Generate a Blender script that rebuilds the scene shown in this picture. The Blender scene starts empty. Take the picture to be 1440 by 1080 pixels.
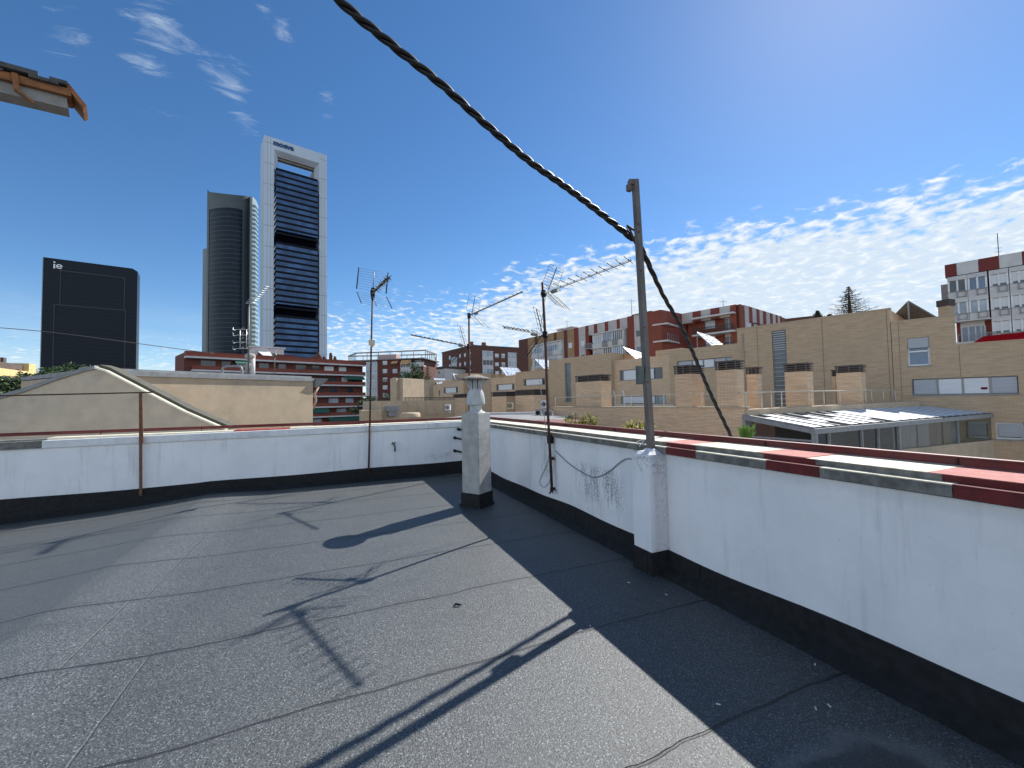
import bpy, math, random
from math import radians, sin, cos, pi, atan, atan2, hypot, sqrt
from mathutils import Vector, Matrix
R = random.Random(7)
SC = bpy.context.scene
COL = SC.collection

# ---------------------------------------------------------------- camera
F, CX, CY = 585.0, 720.0, 540.0
PITCH, ROLL, YAW = atan(23/F), atan(.019), radians(23.163)
EYE = Vector((0, 0, 1.6))
_f = Vector((sin(YAW)*cos(PITCH), cos(YAW)*cos(PITCH), sin(PITCH)))
_r0 = Vector((cos(YAW), -sin(YAW), 0)); _u0 = _r0.cross(_f)
_r = _r0*cos(ROLL) - _u0*sin(ROLL); _u = _r0*sin(ROLL) + _u0*cos(ROLL)
cd = bpy.data.cameras.new('camera'); cam = bpy.data.objects.new('camera', cd); COL.objects.link(cam)
cam.matrix_world = Matrix(((_r.x, _u.x, -_f.x, EYE.x), (_r.y, _u.y, -_f.y, EYE.y), (_r.z, _u.z, -_f.z, EYE.z), (0, 0, 0, 1)))
cd.sensor_width = 36; cd.lens = F/1440*36; cd.clip_start = .05; cd.clip_end = 6000
SC.camera = cam
SC.render.resolution_x = 1024; SC.render.resolution_y = 768

# ---------------------------------------------------------------- light
SUND = Vector((.985, .46, 1.0)).normalized()
sl = bpy.data.lights.new('sun', 'SUN'); sun = bpy.data.objects.new('sun', sl); COL.objects.link(sun)
sl.energy = 5.0; sl.angle = radians(.53); sl.color = (1, .965, .91)
sun.rotation_euler = (-SUND).to_track_quat('-Z', 'Y').to_euler()
SC.view_settings.view_transform = 'Standard'; SC.view_settings.look = 'None'
SC.view_settings.exposure = .70; SC.view_settings.gamma = 1

class NT:
    """small node-tree writer"""
    def __init__(s, tree): s.t = tree; s.t.nodes.clear()
    def n(s, typ, ins=None, **props):
        nd = s.t.nodes.new(typ)
        for k, v in props.items(): setattr(nd, k, v)
        for k, v in (ins or {}).items():
            sock = nd.inputs[k]
            if isinstance(v, bpy.types.NodeSocket): s.t.links.new(v, sock)
            else:
                try: sock.default_value = v
                except Exception: sock.default_value = (*v, 1)
        return nd
    def m(s, op, a, b=0.0, c=0.0, clamp=False):
        return s.n('ShaderNodeMath', {0: a, 1: b, 2: c}, operation=op, use_clamp=clamp).outputs[0]
    def mix(s, f, a, b, mode='MIX'):
        nd = s.t.nodes.new('ShaderNodeMix'); nd.data_type = 'RGBA'; nd.blend_type = mode
        for i, v in ((0, f), (6, a), (7, b)):
            if isinstance(v, bpy.types.NodeSocket): s.t.links.new(v, nd.inputs[i])
            elif i == 0: nd.inputs[0].default_value = v
            else: nd.inputs[i].default_value = (*v[:3], 1)
        return nd.outputs[2]
    def ss(s, v, a, b):
        return s.n('ShaderNodeMapRange', {0: v, 1: a, 2: b, 3: 0.0, 4: 1.0}, interpolation_type='SMOOTHSTEP', clamp=True).outputs[0]
    def noise(s, vec, scale, detail=4, rough=.55, dist=0):
        return s.n('ShaderNodeTexNoise', {'Vector': vec, 'Scale': scale, 'Detail': detail, 'Roughness': rough, 'Distortion': dist}).outputs[0]

W = bpy.data.worlds.new('World'); SC.world = W; W.use_nodes = True
k = NT(W.node_tree)
sky = k.n('ShaderNodeTexSky', sky_type='NISHITA', sun_disc=False, sun_elevation=math.asin(SUND.z),
          sun_rotation=atan2(SUND.x, SUND.y), altitude=1500, air_density=1.0, dust_density=.35, ozone_density=2.2)
tc = k.n('ShaderNodeTexCoord'); sep = k.n('ShaderNodeSeparateXYZ', {0: tc.outputs['Generated']})
x, y, z = sep.outputs
az = k.m('ARCTAN2', x, y); el = k.m('ARCSINE', z)
zz = k.m('ADD', k.m('MAXIMUM', z, 0.0), .11)
px_ = k.m('DIVIDE', x, zz); py_ = k.m('DIVIDE', y, zz)
pv = k.n('ShaderNodeCombineXYZ', {0: px_, 1: py_, 2: 0.0}).outputs[0]
n1 = k.noise(pv, 13.0, 5, .55, .3)
n0 = k.noise(pv, 1.1, 3, .5, .2)
azd = k.m('MULTIPLY', az, 57.2958); eld = k.m('MULTIPLY', el, 57.2958)
top = k.n('ShaderNodeMapRange', {0: azd, 1: -22.0, 2: 36.0, 3: 8.0, 4: 22.0}).outputs[0]
top = k.m('ADD', top, k.m('MULTIPLY', k.m('SUBTRACT', n0, .5), 12.0))
cov = k.m('MULTIPLY', k.m('SUBTRACT', top, eld), .13, clamp=True)
dens = k.n('ShaderNodeMapRange', {0: azd, 1: 5.0, 2: 40.0, 3: .60, 4: 1.0}).outputs[0]
cov = k.m('MULTIPLY', cov, dens)
thr = k.m('SUBTRACT', .61, k.m('MULTIPLY', cov, .41))
a1 = k.n('ShaderNodeMapRange', {0: k.m('SUBTRACT', n1, thr), 1: -.02, 2: .22, 3: 0.0, 4: .95}, interpolation_type='SMOOTHSTEP').outputs[0]
a1 = k.m('MULTIPLY', a1, k.ss(cov, 0.0, .2))
# high cirrus wisps, each patch in its own direction of the sky
def skydir(px, py):
    d = (_f + _r*(px-CX)/F - _u*(py-CY)/F).normalized(); return d
rot = k.n('ShaderNodeMapping', {'Vector': pv, 'Rotation': (0, 0, radians(38)), 'Scale': (3.0, 9.0, 1)}).outputs[0]
n2 = k.noise(rot, 1.5, 6, .68, .9)
acc = None
for (qx, qy, w, s) in [(88, 62, .055, .55), (215, 30, .062, .85), (225, 55, .04, .8), (208, 88, .04, .8), (325, 112, .05, 1.0), (300, 100, .035, .8), (345, 172, .035, .95), (396, 44, .028, 1.0), (373, 14, .024, .8), (462, 143, .024, .95), (462, 160, .02, .9), (232, 180, .04, .35), (120, 95, .03, .45)]:
    d = skydir(qx, qy)
    dv = k.n('ShaderNodeVectorMath', {0: tc.outputs['Generated'], 1: tuple(d)}, operation='DISTANCE').outputs['Value']
    g = k.m('MULTIPLY', k.ss(dv, w*1.35, 0.0), s)
    acc = g if acc is None else k.m('MAXIMUM', acc, g)
a2 = k.n('ShaderNodeMapRange', {0: k.m('ADD', n2, k.m('MULTIPLY', acc, .30)), 1: .66, 2: 1.04, 3: 0.0, 4: .62}, interpolation_type='SMOOTHSTEP').outputs[0]
a2 = k.m('MULTIPLY', a2, k.ss(acc, 0.0, .35))
# thin veil near the horizon
veil = k.m('MULTIPLY', k.ss(eld, 13.0, 0.0), k.m('MULTIPLY', k.ss(n0, .3, .65), .5))
al = k.m('MAXIMUM', k.m('MAXIMUM', a1, a2), veil)
# bright clouds added out of view behind the camera as fill light for the walls
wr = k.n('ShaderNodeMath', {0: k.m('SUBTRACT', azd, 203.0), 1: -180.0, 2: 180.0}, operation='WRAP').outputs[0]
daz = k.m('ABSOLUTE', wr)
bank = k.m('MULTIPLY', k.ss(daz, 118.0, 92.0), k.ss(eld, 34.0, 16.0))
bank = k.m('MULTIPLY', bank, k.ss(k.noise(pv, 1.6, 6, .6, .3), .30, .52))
skc = k.n('ShaderNodeHueSaturation', {'Saturation': 1.22, 'Value': .93, 'Color': sky.outputs[0]}).outputs[0]
cc = k.mix(k.ss(n1, .45, .75), (4.3, 5.0, 5.7), (6.1, 6.35, 6.5))
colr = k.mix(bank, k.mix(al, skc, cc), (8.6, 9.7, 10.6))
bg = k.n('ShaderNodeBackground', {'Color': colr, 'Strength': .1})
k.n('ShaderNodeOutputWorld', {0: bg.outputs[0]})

# ---------------------------------------------------------------- pixel -> place helpers (photograph is 1440 x 1080)
def ray(px, py): return _f + _r*(px-CX)/F - _u*(py-CY)/F
def hor(px): return 563 - .019*(px-720)
def plan(px, d):
    """ground position seen at picture column px, d metres away along the view"""
    v = ray(px, hor(px)); fh = Vector((sin(YAW), cos(YAW), 0))
    return EYE + v*(d/v.dot(fh))
def onz(px, py, zz):
    v = ray(px, py); return EYE + v*((zz-EYE.z)/v.z)
def onx(px, py, xx):
    v = ray(px, py); return EYE + v*(xx/v.x)
def ony(px, py, yy):
    v = ray(px, py); return EYE + v*(yy/v.y)

class Fr:
    """a vertical facade plane: u along it, d outwards (towards the camera side), z up"""
    def __init__(s, A, B):
        s.A = Vector((A.x, A.y, 0)); v = Vector((B.x-A.x, B.y-A.y, 0)); s.L = v.length; s.u = v.normalized()
        n = Vector((-s.u.y, s.u.x, 0))
        if n.dot(Vector((EYE.x, EYE.y, 0))-s.A) < 0: n = -n
        s.n = n
    def uz(s, px, py):
        v = ray(px, py); t = (s.A-EYE).dot(s.n)/v.dot(s.n); P = EYE+v*t
        return (P-s.A).dot(s.u), P.z
    def U(s, px): return s.uz(px, hor(px))[0]
    def Z(s, px, py): return s.uz(px, py)[1]
    def P(s, u, d, z): 
        q = s.A + s.u*u + s.n*d; return Vector((q.x, q.y, z))
    def off(s, d):
        f = Fr.__new__(Fr); f.A = s.A+s.n*d; f.u = s.u; f.n = s.n; f.L = s.L; return f
WORLD = Fr.__new__(Fr); WORLD.A = Vector((0, 0, 0)); WORLD.u = Vector((1, 0, 0)); WORLD.n = Vector((0, -1, 0)); WORLD.L = 1

class MB:
    """collects faces, builds ONE mesh object"""
    def __init__(s): s.v = []; s.f = []; s.sm = []
    def face(s, pts, smooth=False):
        b = len(s.v); s.v += [Vector(p) for p in pts]; s.f.append(list(range(b, b+len(pts)))); s.sm.append(smooth)
    def hexa(s, c):   # c: 4 bottom, 4 top (same order)
        b = len(s.v); s.v += [Vector(p) for p in c]
        q = [(3, 2, 1, 0), (4, 5, 6, 7), (0, 1, 5, 4), (1, 2, 6, 5), (2, 3, 7, 6), (3, 0, 4, 7)]
        # orient outwards
        ctr = sum((Vector(p) for p in c), Vector())/8
        for t in q:
            a, bb, cc_, d = [s.v[b+i] for i in t]
            nn = (bb-a).cross(d-a)
            t2 = t if nn.dot((a+bb+cc_+d)/4-ctr) > 0 else t[::-1]
            s.f.append([b+i for i in t2]); s.sm.append(False)
        return s
    def box(s, x0, x1, y0, y1, z0, z1):
        return s.hexa([(x0, y0, z0), (x1, y0, z0), (x1, y1, z0), (x0, y1, z0), (x0, y0, z1), (x1, y0, z1), (x1, y1, z1), (x0, y1, z1)])
    def fb(s, fr, u0, u1, d0, d1, z0, z1, z0b=None, z1b=None):
        z0b = z0 if z0b is None else z0b; z1b = z1 if z1b is None else z1b
        P = fr.P
        return s.hexa([P(u0, d0, z0), P(u1, d0, z0b), P(u1, d1, z0b), P(u0, d1, z0), P(u0, d0, z1), P(u1, d0, z1b), P(u1, d1, z1b), P(u0, d1, z1)])
    def beam(s, a, b, w, h, up=(0, 0, 1)):
        a = Vector(a); b = Vector(b); t = (b-a).normalized(); up = Vector(up)
        sd = t.cross(up); sd = sd.normalized() if sd.length > 1e-4 else Vector((1, 0, 0)); uu = sd.cross(t)
        c = []
        for p in (a, b):
            for (i, j) in ((-1, -1), (1, -1), (1, 1), (-1, 1)): c.append(p+sd*(i*w/2)+uu*(j*h/2))
        return s.hexa(c)
    def tube(s, path, r, n=8, cap=True, smooth=True):
        path = [Vector(p) for p in path]; rs = r if isinstance(r, (list, tuple)) else [r]*len(path)
        rings = []; prev = None
        for i, p in enumerate(path):
            t = (path[min(i+1, len(path)-1)]-path[max(i-1, 0)]).normalized()
            if prev is None:
                ref = Vector((0, 0, 1)) if abs(t.z) < .9 else Vector((1, 0, 0)); a = t.cross(ref).normalized()
            else:
                a = (prev - t*prev.dot(t)).normalized()
            prev = a; b = t.cross(a)
            base = len(s.v)
            s.v += [p+(a*cos(2*pi*j/n)+b*sin(2*pi*j/n))*rs[i] for j in range(n)]
            rings.append(base)
        for i in range(len(rings)-1):
            for j in range(n):
                j2 = (j+1) % n; s.f.append([rings[i]+j, rings[i]+j2, rings[i+1]+j2, rings[i+1]+j]); s.sm.append(smooth)
        if cap:
            s.f.append([rings[0]+j for j in range(n)][::-1]); s.sm.append(False)
            s.f.append([rings[-1]+j for j in range(n)]); s.sm.append(False)
        return s
    def lathe(s, c, prof, n=24, a0=0, a1=2*pi, smooth=True):
        c = Vector(c); full = abs(a1-a0-2*pi) < 1e-6; m = n if full else n+1; rings = []
        for (rr, zz) in prof:
            base = len(s.v)
            s.v += [c+Vector((rr*cos(a0+(a1-a0)*j/n), rr*sin(a0+(a1-a0)*j/n), zz)) for j in range(m)]
            rings.append(base)
        for i in range(len(rings)-1):
            for j in range(n):
                j2 = (j+1) % m; s.f.append([rings[i]+j, rings[i]+j2, rings[i+1]+j2, rings[i+1]+j]); s.sm.append(smooth)
        return s
    def prism(s, pts, z0, z1):
        """pts plan polygon; z1 number or list"""
        n = len(pts); zt = z1 if isinstance(z1, list) else [z1]*n
        ar = sum(pts[i][0]*pts[(i+1) % n][1]-pts[(i+1) % n][0]*pts[i][1] for i in range(n))
        if ar < 0: pts = pts[::-1]; zt = zt[::-1]
        lo = [Vector((p[0], p[1], z0)) for p in pts]; hi = [Vector((p[0], p[1], zt[i])) for i, p in enumerate(pts)]
        for i in range(n):
            j = (i+1) % n; s.face([lo[i], lo[j], hi[j], hi[i]])
        s.face(hi); s.face(lo[::-1]); return s
    def build(s, name, mat, parent=None, loc=None, sharp=None):
        me = bpy.data.meshes.new(name)
        org = Vector(loc) if loc is not None else (parent_origin(parent) if parent else Vector((0, 0, 0)))
        me.from_pydata([tuple(v-org) for v in s.v], [], s.f)
        me.polygons.foreach_set('use_smooth', s.sm)
        uv = me.uv_layers.new(name='UVMap')
        for p in me.polygons:
            nn = p.normal
            if abs(nn.z) < .7:
                h = hypot(nn.x, nn.y) or 1; tx, ty = -nn.y/h, nn.x/h
                for li in p.loop_indices:
                    co = me.vertices[me.loops[li].vertex_index].co + org; uv.data[li].uv = (co.x*tx+co.y*ty, co.z)
            else:
                for li in p.loop_indices:
                    co = me.vertices[me.loops[li].vertex_index].co + org; uv.data[li].uv = (co.x, co.y)
        me.materials.append(mat)
        o = bpy.data.objects.new(name, me); COL.objects.link(o)
        if parent: 
            o.parent = parent
            o['o0'] = 0; del o['o0']
            o.location = org - parent_origin(parent)
        else: o.location = org
        ORG[o.name] = org
        return o
ORG = {}
def parent_origin(p): return ORG[p.name]
def tag(o, label, cat, group=None, kind=None):
    if label: o['label'] = label
    if cat: o['category'] = cat
    if group: o['group'] = group
    if kind: o['kind'] = kind
    return o
def thing(name, loc, label, cat, group=None):
    o = bpy.data.objects.new(name, None); COL.objects.link(o); o.location = loc; o.empty_display_size = .3
    ORG[o.name] = Vector(loc); return tag(o, label, cat, group)
def lab(o, s): o['label'] = s; return o

# ---------------------------------------------------------------- materials
MATS = {}
def M(name, c1, c2=None, scale=3.0, rough=.8, metal=0.0, bump=0.0, bscale=None, stretch=None, spec=None, contrast=(.3, .7), dirt=None, detail=5):
    if name in MATS: return MATS[name]
    m = bpy.data.materials.new(name); m.use_nodes = True; k = NT(m.node_tree)
    tc = k.n('ShaderNodeTexCoord').outputs['Object']
    geo = k.n('ShaderNodeNewGeometry').outputs['Position']
    v = geo
    if stretch: v = k.n('ShaderNodeMapping', {'Vector': geo, 'Scale': stretch}).outputs[0]
    nz = k.noise(v, scale, detail, .6)
    col = k.mix(k.ss(nz, *contrast), c1, c2 or c1)
    if dirt:
        nd = k.noise(v, scale*.23, 6, .7, .3); col = k.mix(k.m('MULTIPLY', k.ss(nd, .5, .75), dirt[1]), col, dirt[0])
    b = k.n('ShaderNodeBsdfPrincipled', {'Base Color': col, 'Roughness': rough, 'Metallic': metal})
    if spec is not None: b.inputs['Specular IOR Level'].default_value = spec
    if bump:
        nb = k.noise(geo, bscale or scale*8, 4, .6)
        bp = k.n('ShaderNodeBump', {'Strength': 1.0, 'Distance': bump, 'Height': nb}); m.node_tree.links.new(bp.outputs[0], b.inputs['Normal'])
    k.n('ShaderNodeOutputMaterial', {0: b.outputs[0]}); MATS[name] = m; return m
def brickmat(name, c1, c2, mort, bw=.26, bh=.075, ms=.012, rough=.9, patch=.35, dark=None):
    m = bpy.data.materials.new(name); m.use_nodes = True; k = NT(m.node_tree)
    uv = k.n('ShaderNodeTexCoord').outputs['UV']; geo = k.n('ShaderNodeNewGeometry').outputs['Position']
    br = k.n('ShaderNodeTexBrick', {'Vector': uv, 'Color1': (*c1, 1), 'Color2': (*c2, 1), 'Mortar': (*mort, 1), 'Scale': 1.0, 'Mortar Size': ms, 'Mortar Smooth': .2, 'Bias': -.1, 'Brick Width': bw, 'Row Height': bh})
    nz = k.noise(geo, .6, 5, .65)
    dk = dark or tuple(c*.72 for c in c1)
    col = k.mix(k.m('MULTIPLY', k.ss(nz, .42, .75), patch), br.outputs[0], dk)
    row = k.noise(k.n('ShaderNodeMapping', {'Vector': uv, 'Scale': (1.2, 14, 1)}).outputs[0], 1.0, 4, .7)
    col = k.mix(k.m('MULTIPLY', k.ss(row, .42, .66), .46), col, tuple(c*.6 for c in c2))
    b = k.n('ShaderNodeBsdfPrincipled', {'Base Color': col, 'Roughness': rough})
    bp = k.n('ShaderNodeBump', {'Strength': .6, 'Distance': .02, 'Height': k.m('SUBTRACT', row, k.m('MULTIPLY', br.outputs[1], .5))}); m.node_tree.links.new(bp.outputs[0], b.inputs['Normal'])
    k.n('ShaderNodeOutputMaterial', {0: b.outputs[0]}); MATS[name] = m; return m
def glassmat(name, c, rough=.08, var=.5, sc=.4, spec=.6):
    m = bpy.data.materials.new(name); m.use_nodes = True; k = NT(m.node_tree)
    geo = k.n('ShaderNodeNewGeometry').outputs['Position']
    nz = k.noise(geo, sc, 3, .6)
    col = k.mix(k.m('MULTIPLY', k.ss(nz, .35, .7), var), c, tuple(min(1, a*2.6+.02) for a in c))
    b = k.n('ShaderNodeBsdfPrincipled', {'Base Color': col, 'Roughness': rough, 'IOR': 1.5, 'Specular IOR Level': spec})
    k.n('ShaderNodeOutputMaterial', {0: b.outputs[0]}); MATS[name] = m; return m
def clearglass(name, tint=(.8, .9, .9), alpha=.3):
    m = bpy.data.materials.new(name); m.use_nodes = True; k = NT(m.node_tree)
    g = k.n('ShaderNodeBsdfGlossy', {'Color': (.9, .95, 1, 1), 'Roughness': .03}); t = k.n('ShaderNodeBsdfTransparent', {'Color': (*tint, 1)})
    fr = k.n('ShaderNodeFresnel', {'IOR': 1.45}).outputs[0]
    mx = k.n('ShaderNodeMixShader', {0: k.m('ADD', fr, .06, clamp=True), 1: t.outputs[0], 2: g.outputs[0]})
    k.n('ShaderNodeOutputMaterial', {0: mx.outputs[0]}); MATS[name] = m; return m

WHITE = (.78, .79, .80)
m_galv = M('galvanised_steel', (.20, .21, .22), (.28, .29, .30), 14, .6, .6)
m_black = M('black_plastic', (.010, .010, .012), (.018, .018, .02), 20, .75, spec=.2)
m_cablem = M('black_rubber', (.009, .009, .010), (.016, .016, .018), 30, .5, spec=.35)
m_red = M('dark_red_paint', (.16, .018, .018), (.10, .016, .016), 9, .55, bump=.001, dirt=((.05, .02, .02), .5))
m_redc = M('red_painted_concrete', (.16, .020, .020), (.10, .016, .016), 11, .85, bump=.004, dirt=((.07, .05, .045), .5))
m_yelc = M('cream_painted_concrete', (.74, .68, .52), (.60, .56, .45), 9, .9, bump=.005, dirt=((.20, .18, .14), .8))
m_grayc = M('grimy_shaded_concrete', (.23, .225, .205), (.11, .11, .10), 12, .95, bump=.006, dirt=((.05, .05, .045), .8))  # grime together with shade; also colours the risers and the far-left coping
m_whitec = M('white_painted_concrete', (.70, .71, .72), (.6, .61, .62), 7, .9, bump=.003, dirt=((.3, .3, .3), .5))
m_rust = M('rusty_steel', (.13, .055, .03), (.22, .10, .06), 25, .8, .2, bump=.001)
m_rustdk = M('dark_rusty_tube', (.045, .022, .018), (.09, .045, .03), 25, .7, .3)
m_polem = M('weathered_steel_post', (.115, .10, .088), (.17, .155, .14), 12, .7, .3, bump=.0015, dirt=((.11, .045, .02), .6), stretch=(1, 1, .4))
m_alu = M('aluminium', (.50, .50, .50), (.62, .62, .62), 8, .35, .8)
m_fiber = M('grey_fibre_cement', (.40, .40, .385), (.30, .30, .29), 9, .95, bump=.004, dirt=((.19, .185, .17), .6))
m_cowl = M('weathered_white_cowl', (.52, .54, .54), (.38, .40, .40), 11, .8, bump=.003, stretch=(1, 1, .25), dirt=((.2, .2, .19), .7))
m_capm = M('lichened_cap', (.34, .31, .27), (.10, .085, .07), 22, .95, bump=.005)
m_bit = M('black_bitumen', (.012, .013, .014), (.021, .022, .024), 16, .8, bump=.004, dirt=((.006, .006, .007), .6), spec=.25)
m_conc = M('bare_concrete', (.30, .29, .27), (.22, .21, .195), 5, .95, bump=.004, dirt=((.13, .12, .11), .5))
m_beige = M('beige_render', (.47, .37, .26), (.40, .32, .225), 1.7, .95, bump=.006, dirt=((.21, .19, .16), .55), detail=8)
m_beigeg = M('grey_beige_render', (.56, .475, .36), (.47, .40, .31), 2.2, .95, bump=.006, dirt=((.19, .18, .155), .55), detail=8)
m_trimg = M('grey_roof_trim', (.27, .28, .29), (.20, .21, .215), 4, .8, dirt=((.1, .1, .1), .5))
m_brightm = M('bare_metal_verge', (.72, .68, .55), (.6, .56, .44), 6, .45, .4)
m_white = M('white_aluminium', (.72, .74, .75), (.62, .64, .66), 2, .5)
m_offw = M('off_white_panel', (.58, .58, .57), (.50, .50, .50), 1.2, .7, dirt=((.3, .3, .3), .4))
m_shut = M('grey_roller_shutter', (.40, .42, .45), (.33, .35, .38), 1, .6, stretch=(1, 1, 30))
m_shutw = M('white_roller_shutter', (.66, .68, .70), (.58, .60, .62), 1, .6, stretch=(1, 1, 30))
m_louv = M('dark_brown_louvre', (.065, .05, .045), (.10, .08, .07), 9, .7)
m_darkin = M('dark_interior', (.012, .012, .014), (.02, .02, .022), 2, .95)
m_rail = M('cream_painted_steel', (.56, .51, .42), (.45, .41, .34), 9, .6)
m_graysteel = M('grey_painted_steel', (.20, .21, .22), (.26, .27, .28), 6, .5)
m_sol = M('pale_solar_glass', (.62, .66, .70), (.52, .56, .62), 2, .12)
m_solb = M('solar_back_sheet', (.13, .125, .12), (.08, .08, .08), 3, .7)
m_awn = M('ochre_awning', (.60, .36, .17), (.52, .30, .14), 4, .9)
m_awnr = M('red_awning', (.10, .003, .006), (.08, .003, .005), 4, .95, spec=0.0)
m_awng = M('green_awning', (.02, .10, .075), (.03, .13, .09), 3, .9)
m_curt = M('pink_beige_curtain', (.48, .38, .35), (.36, .28, .26), 3, .95, stretch=(9, 9, .3))
m_crown = M('grey_green_cladding', (.075, .095, .095), (.055, .07, .072), .05, .6)
m_steelclad = M('brushed_steel_cladding', (.50, .56, .62), (.43, .49, .55), .06, .6, .1, stretch=(1, 1, .08))
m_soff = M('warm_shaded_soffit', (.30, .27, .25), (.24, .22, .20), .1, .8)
m_logo = M('dark_blue_letters', (.005, .05, .16), None, 1, .5)
m_logow = M('white_letters', (.8, .8, .8), None, 1, .5)
m_wood = M('orange_brown_timber', (.32, .13, .045), (.17, .07, .03), 6, .85, stretch=(1, 1, 1), bump=.003)
m_slate = M('broken_dark_tile', (.06, .06, .065), (.10, .095, .09), 14, .9, bump=.004)
m_asph = M('city_asphalt', (.06, .06, .062), (.09, .09, .09), .2, .95)
m_leafd = M('dark_leaf', (.022, .05, .018), (.045, .085, .025), 1.5, .8)
m_leafb = M('bluish_conifer_needle', (.018, .034, .022), (.035, .055, .03), 2, .85)
m_leafy = M('yellow_green_leaf', (.30, .32, .035), (.46, .42, .06), 6, .7)
m_leafg = M('fresh_green_leaf', (.10, .20, .03), (.16, .28, .05), 6, .6)
m_bark = M('bark', (.09, .065, .045), (.05, .035, .025), 4, .95)
m_tapg = M('green_brass_tap', (.04, .13, .09), (.06, .16, .10), 30, .5, .4)
m_cream = M('cream_box', (.60, .52, .36), (.5, .43, .3), 20, .7)
m_yelb = M('yellow_render', (.62, .47, .22), (.52, .38, .18), .6, .95)
m_roofbr = M('brown_roof', (.10, .075, .065), (.07, .055, .05), .5, .95)
m_terr = M('reddish_clay_tiles', (.20, .09, .07), (.14, .07, .055), 2, .95)
b_beige = brickmat('beige_brick', (.56, .415, .275), (.49, .36, .24), (.40, .30, .20), .25, .055, ms=.008)
b_warm = brickmat('warm_beige_brick', (.74, .54, .36), (.62, .44, .29), (.42, .30, .20), .25, .055, ms=.008, patch=.3)
b_red = brickmat('dark_red_brick', (.165, .045, .032), (.12, .034, .026), (.11, .06, .05), .5, .14)
b_orange = brickmat('orange_red_brick', (.27, .065, .04), (.20, .05, .032), (.16, .08, .06), .5, .14)
b_brown = brickmat('brown_brick', (.15, .058, .042), (.105, .042, .032), (.11, .07, .06), .5, .14)
b_striper = brickmat('red_stripe_brick', (.26, .05, .036), (.20, .04, .03), (.15, .07, .06), .4, .12)
b_stripew = M('pale_stripe_render', (.50, .48, .45), (.42, .40, .38), .8, .95, dirt=((.3, .28, .26), .4))
b_ochre = M('ochre_stripe_render', (.36, .23, .12), (.30, .19, .10), .8, .95)
g_dark = glassmat('dark_window_glass', (.02, .028, .035))
g_blue = glassmat('blue_sky_glass', (.07, .12, .19), var=.6)
g_pale = glassmat('pale_net_glass', (.22, .27, .31), var=.5)
g_teal = glassmat('teal_dusty_glass', (.045, .07, .085), var=.6, rough=.2)
g_clear = clearglass('clear_glass')

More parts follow.
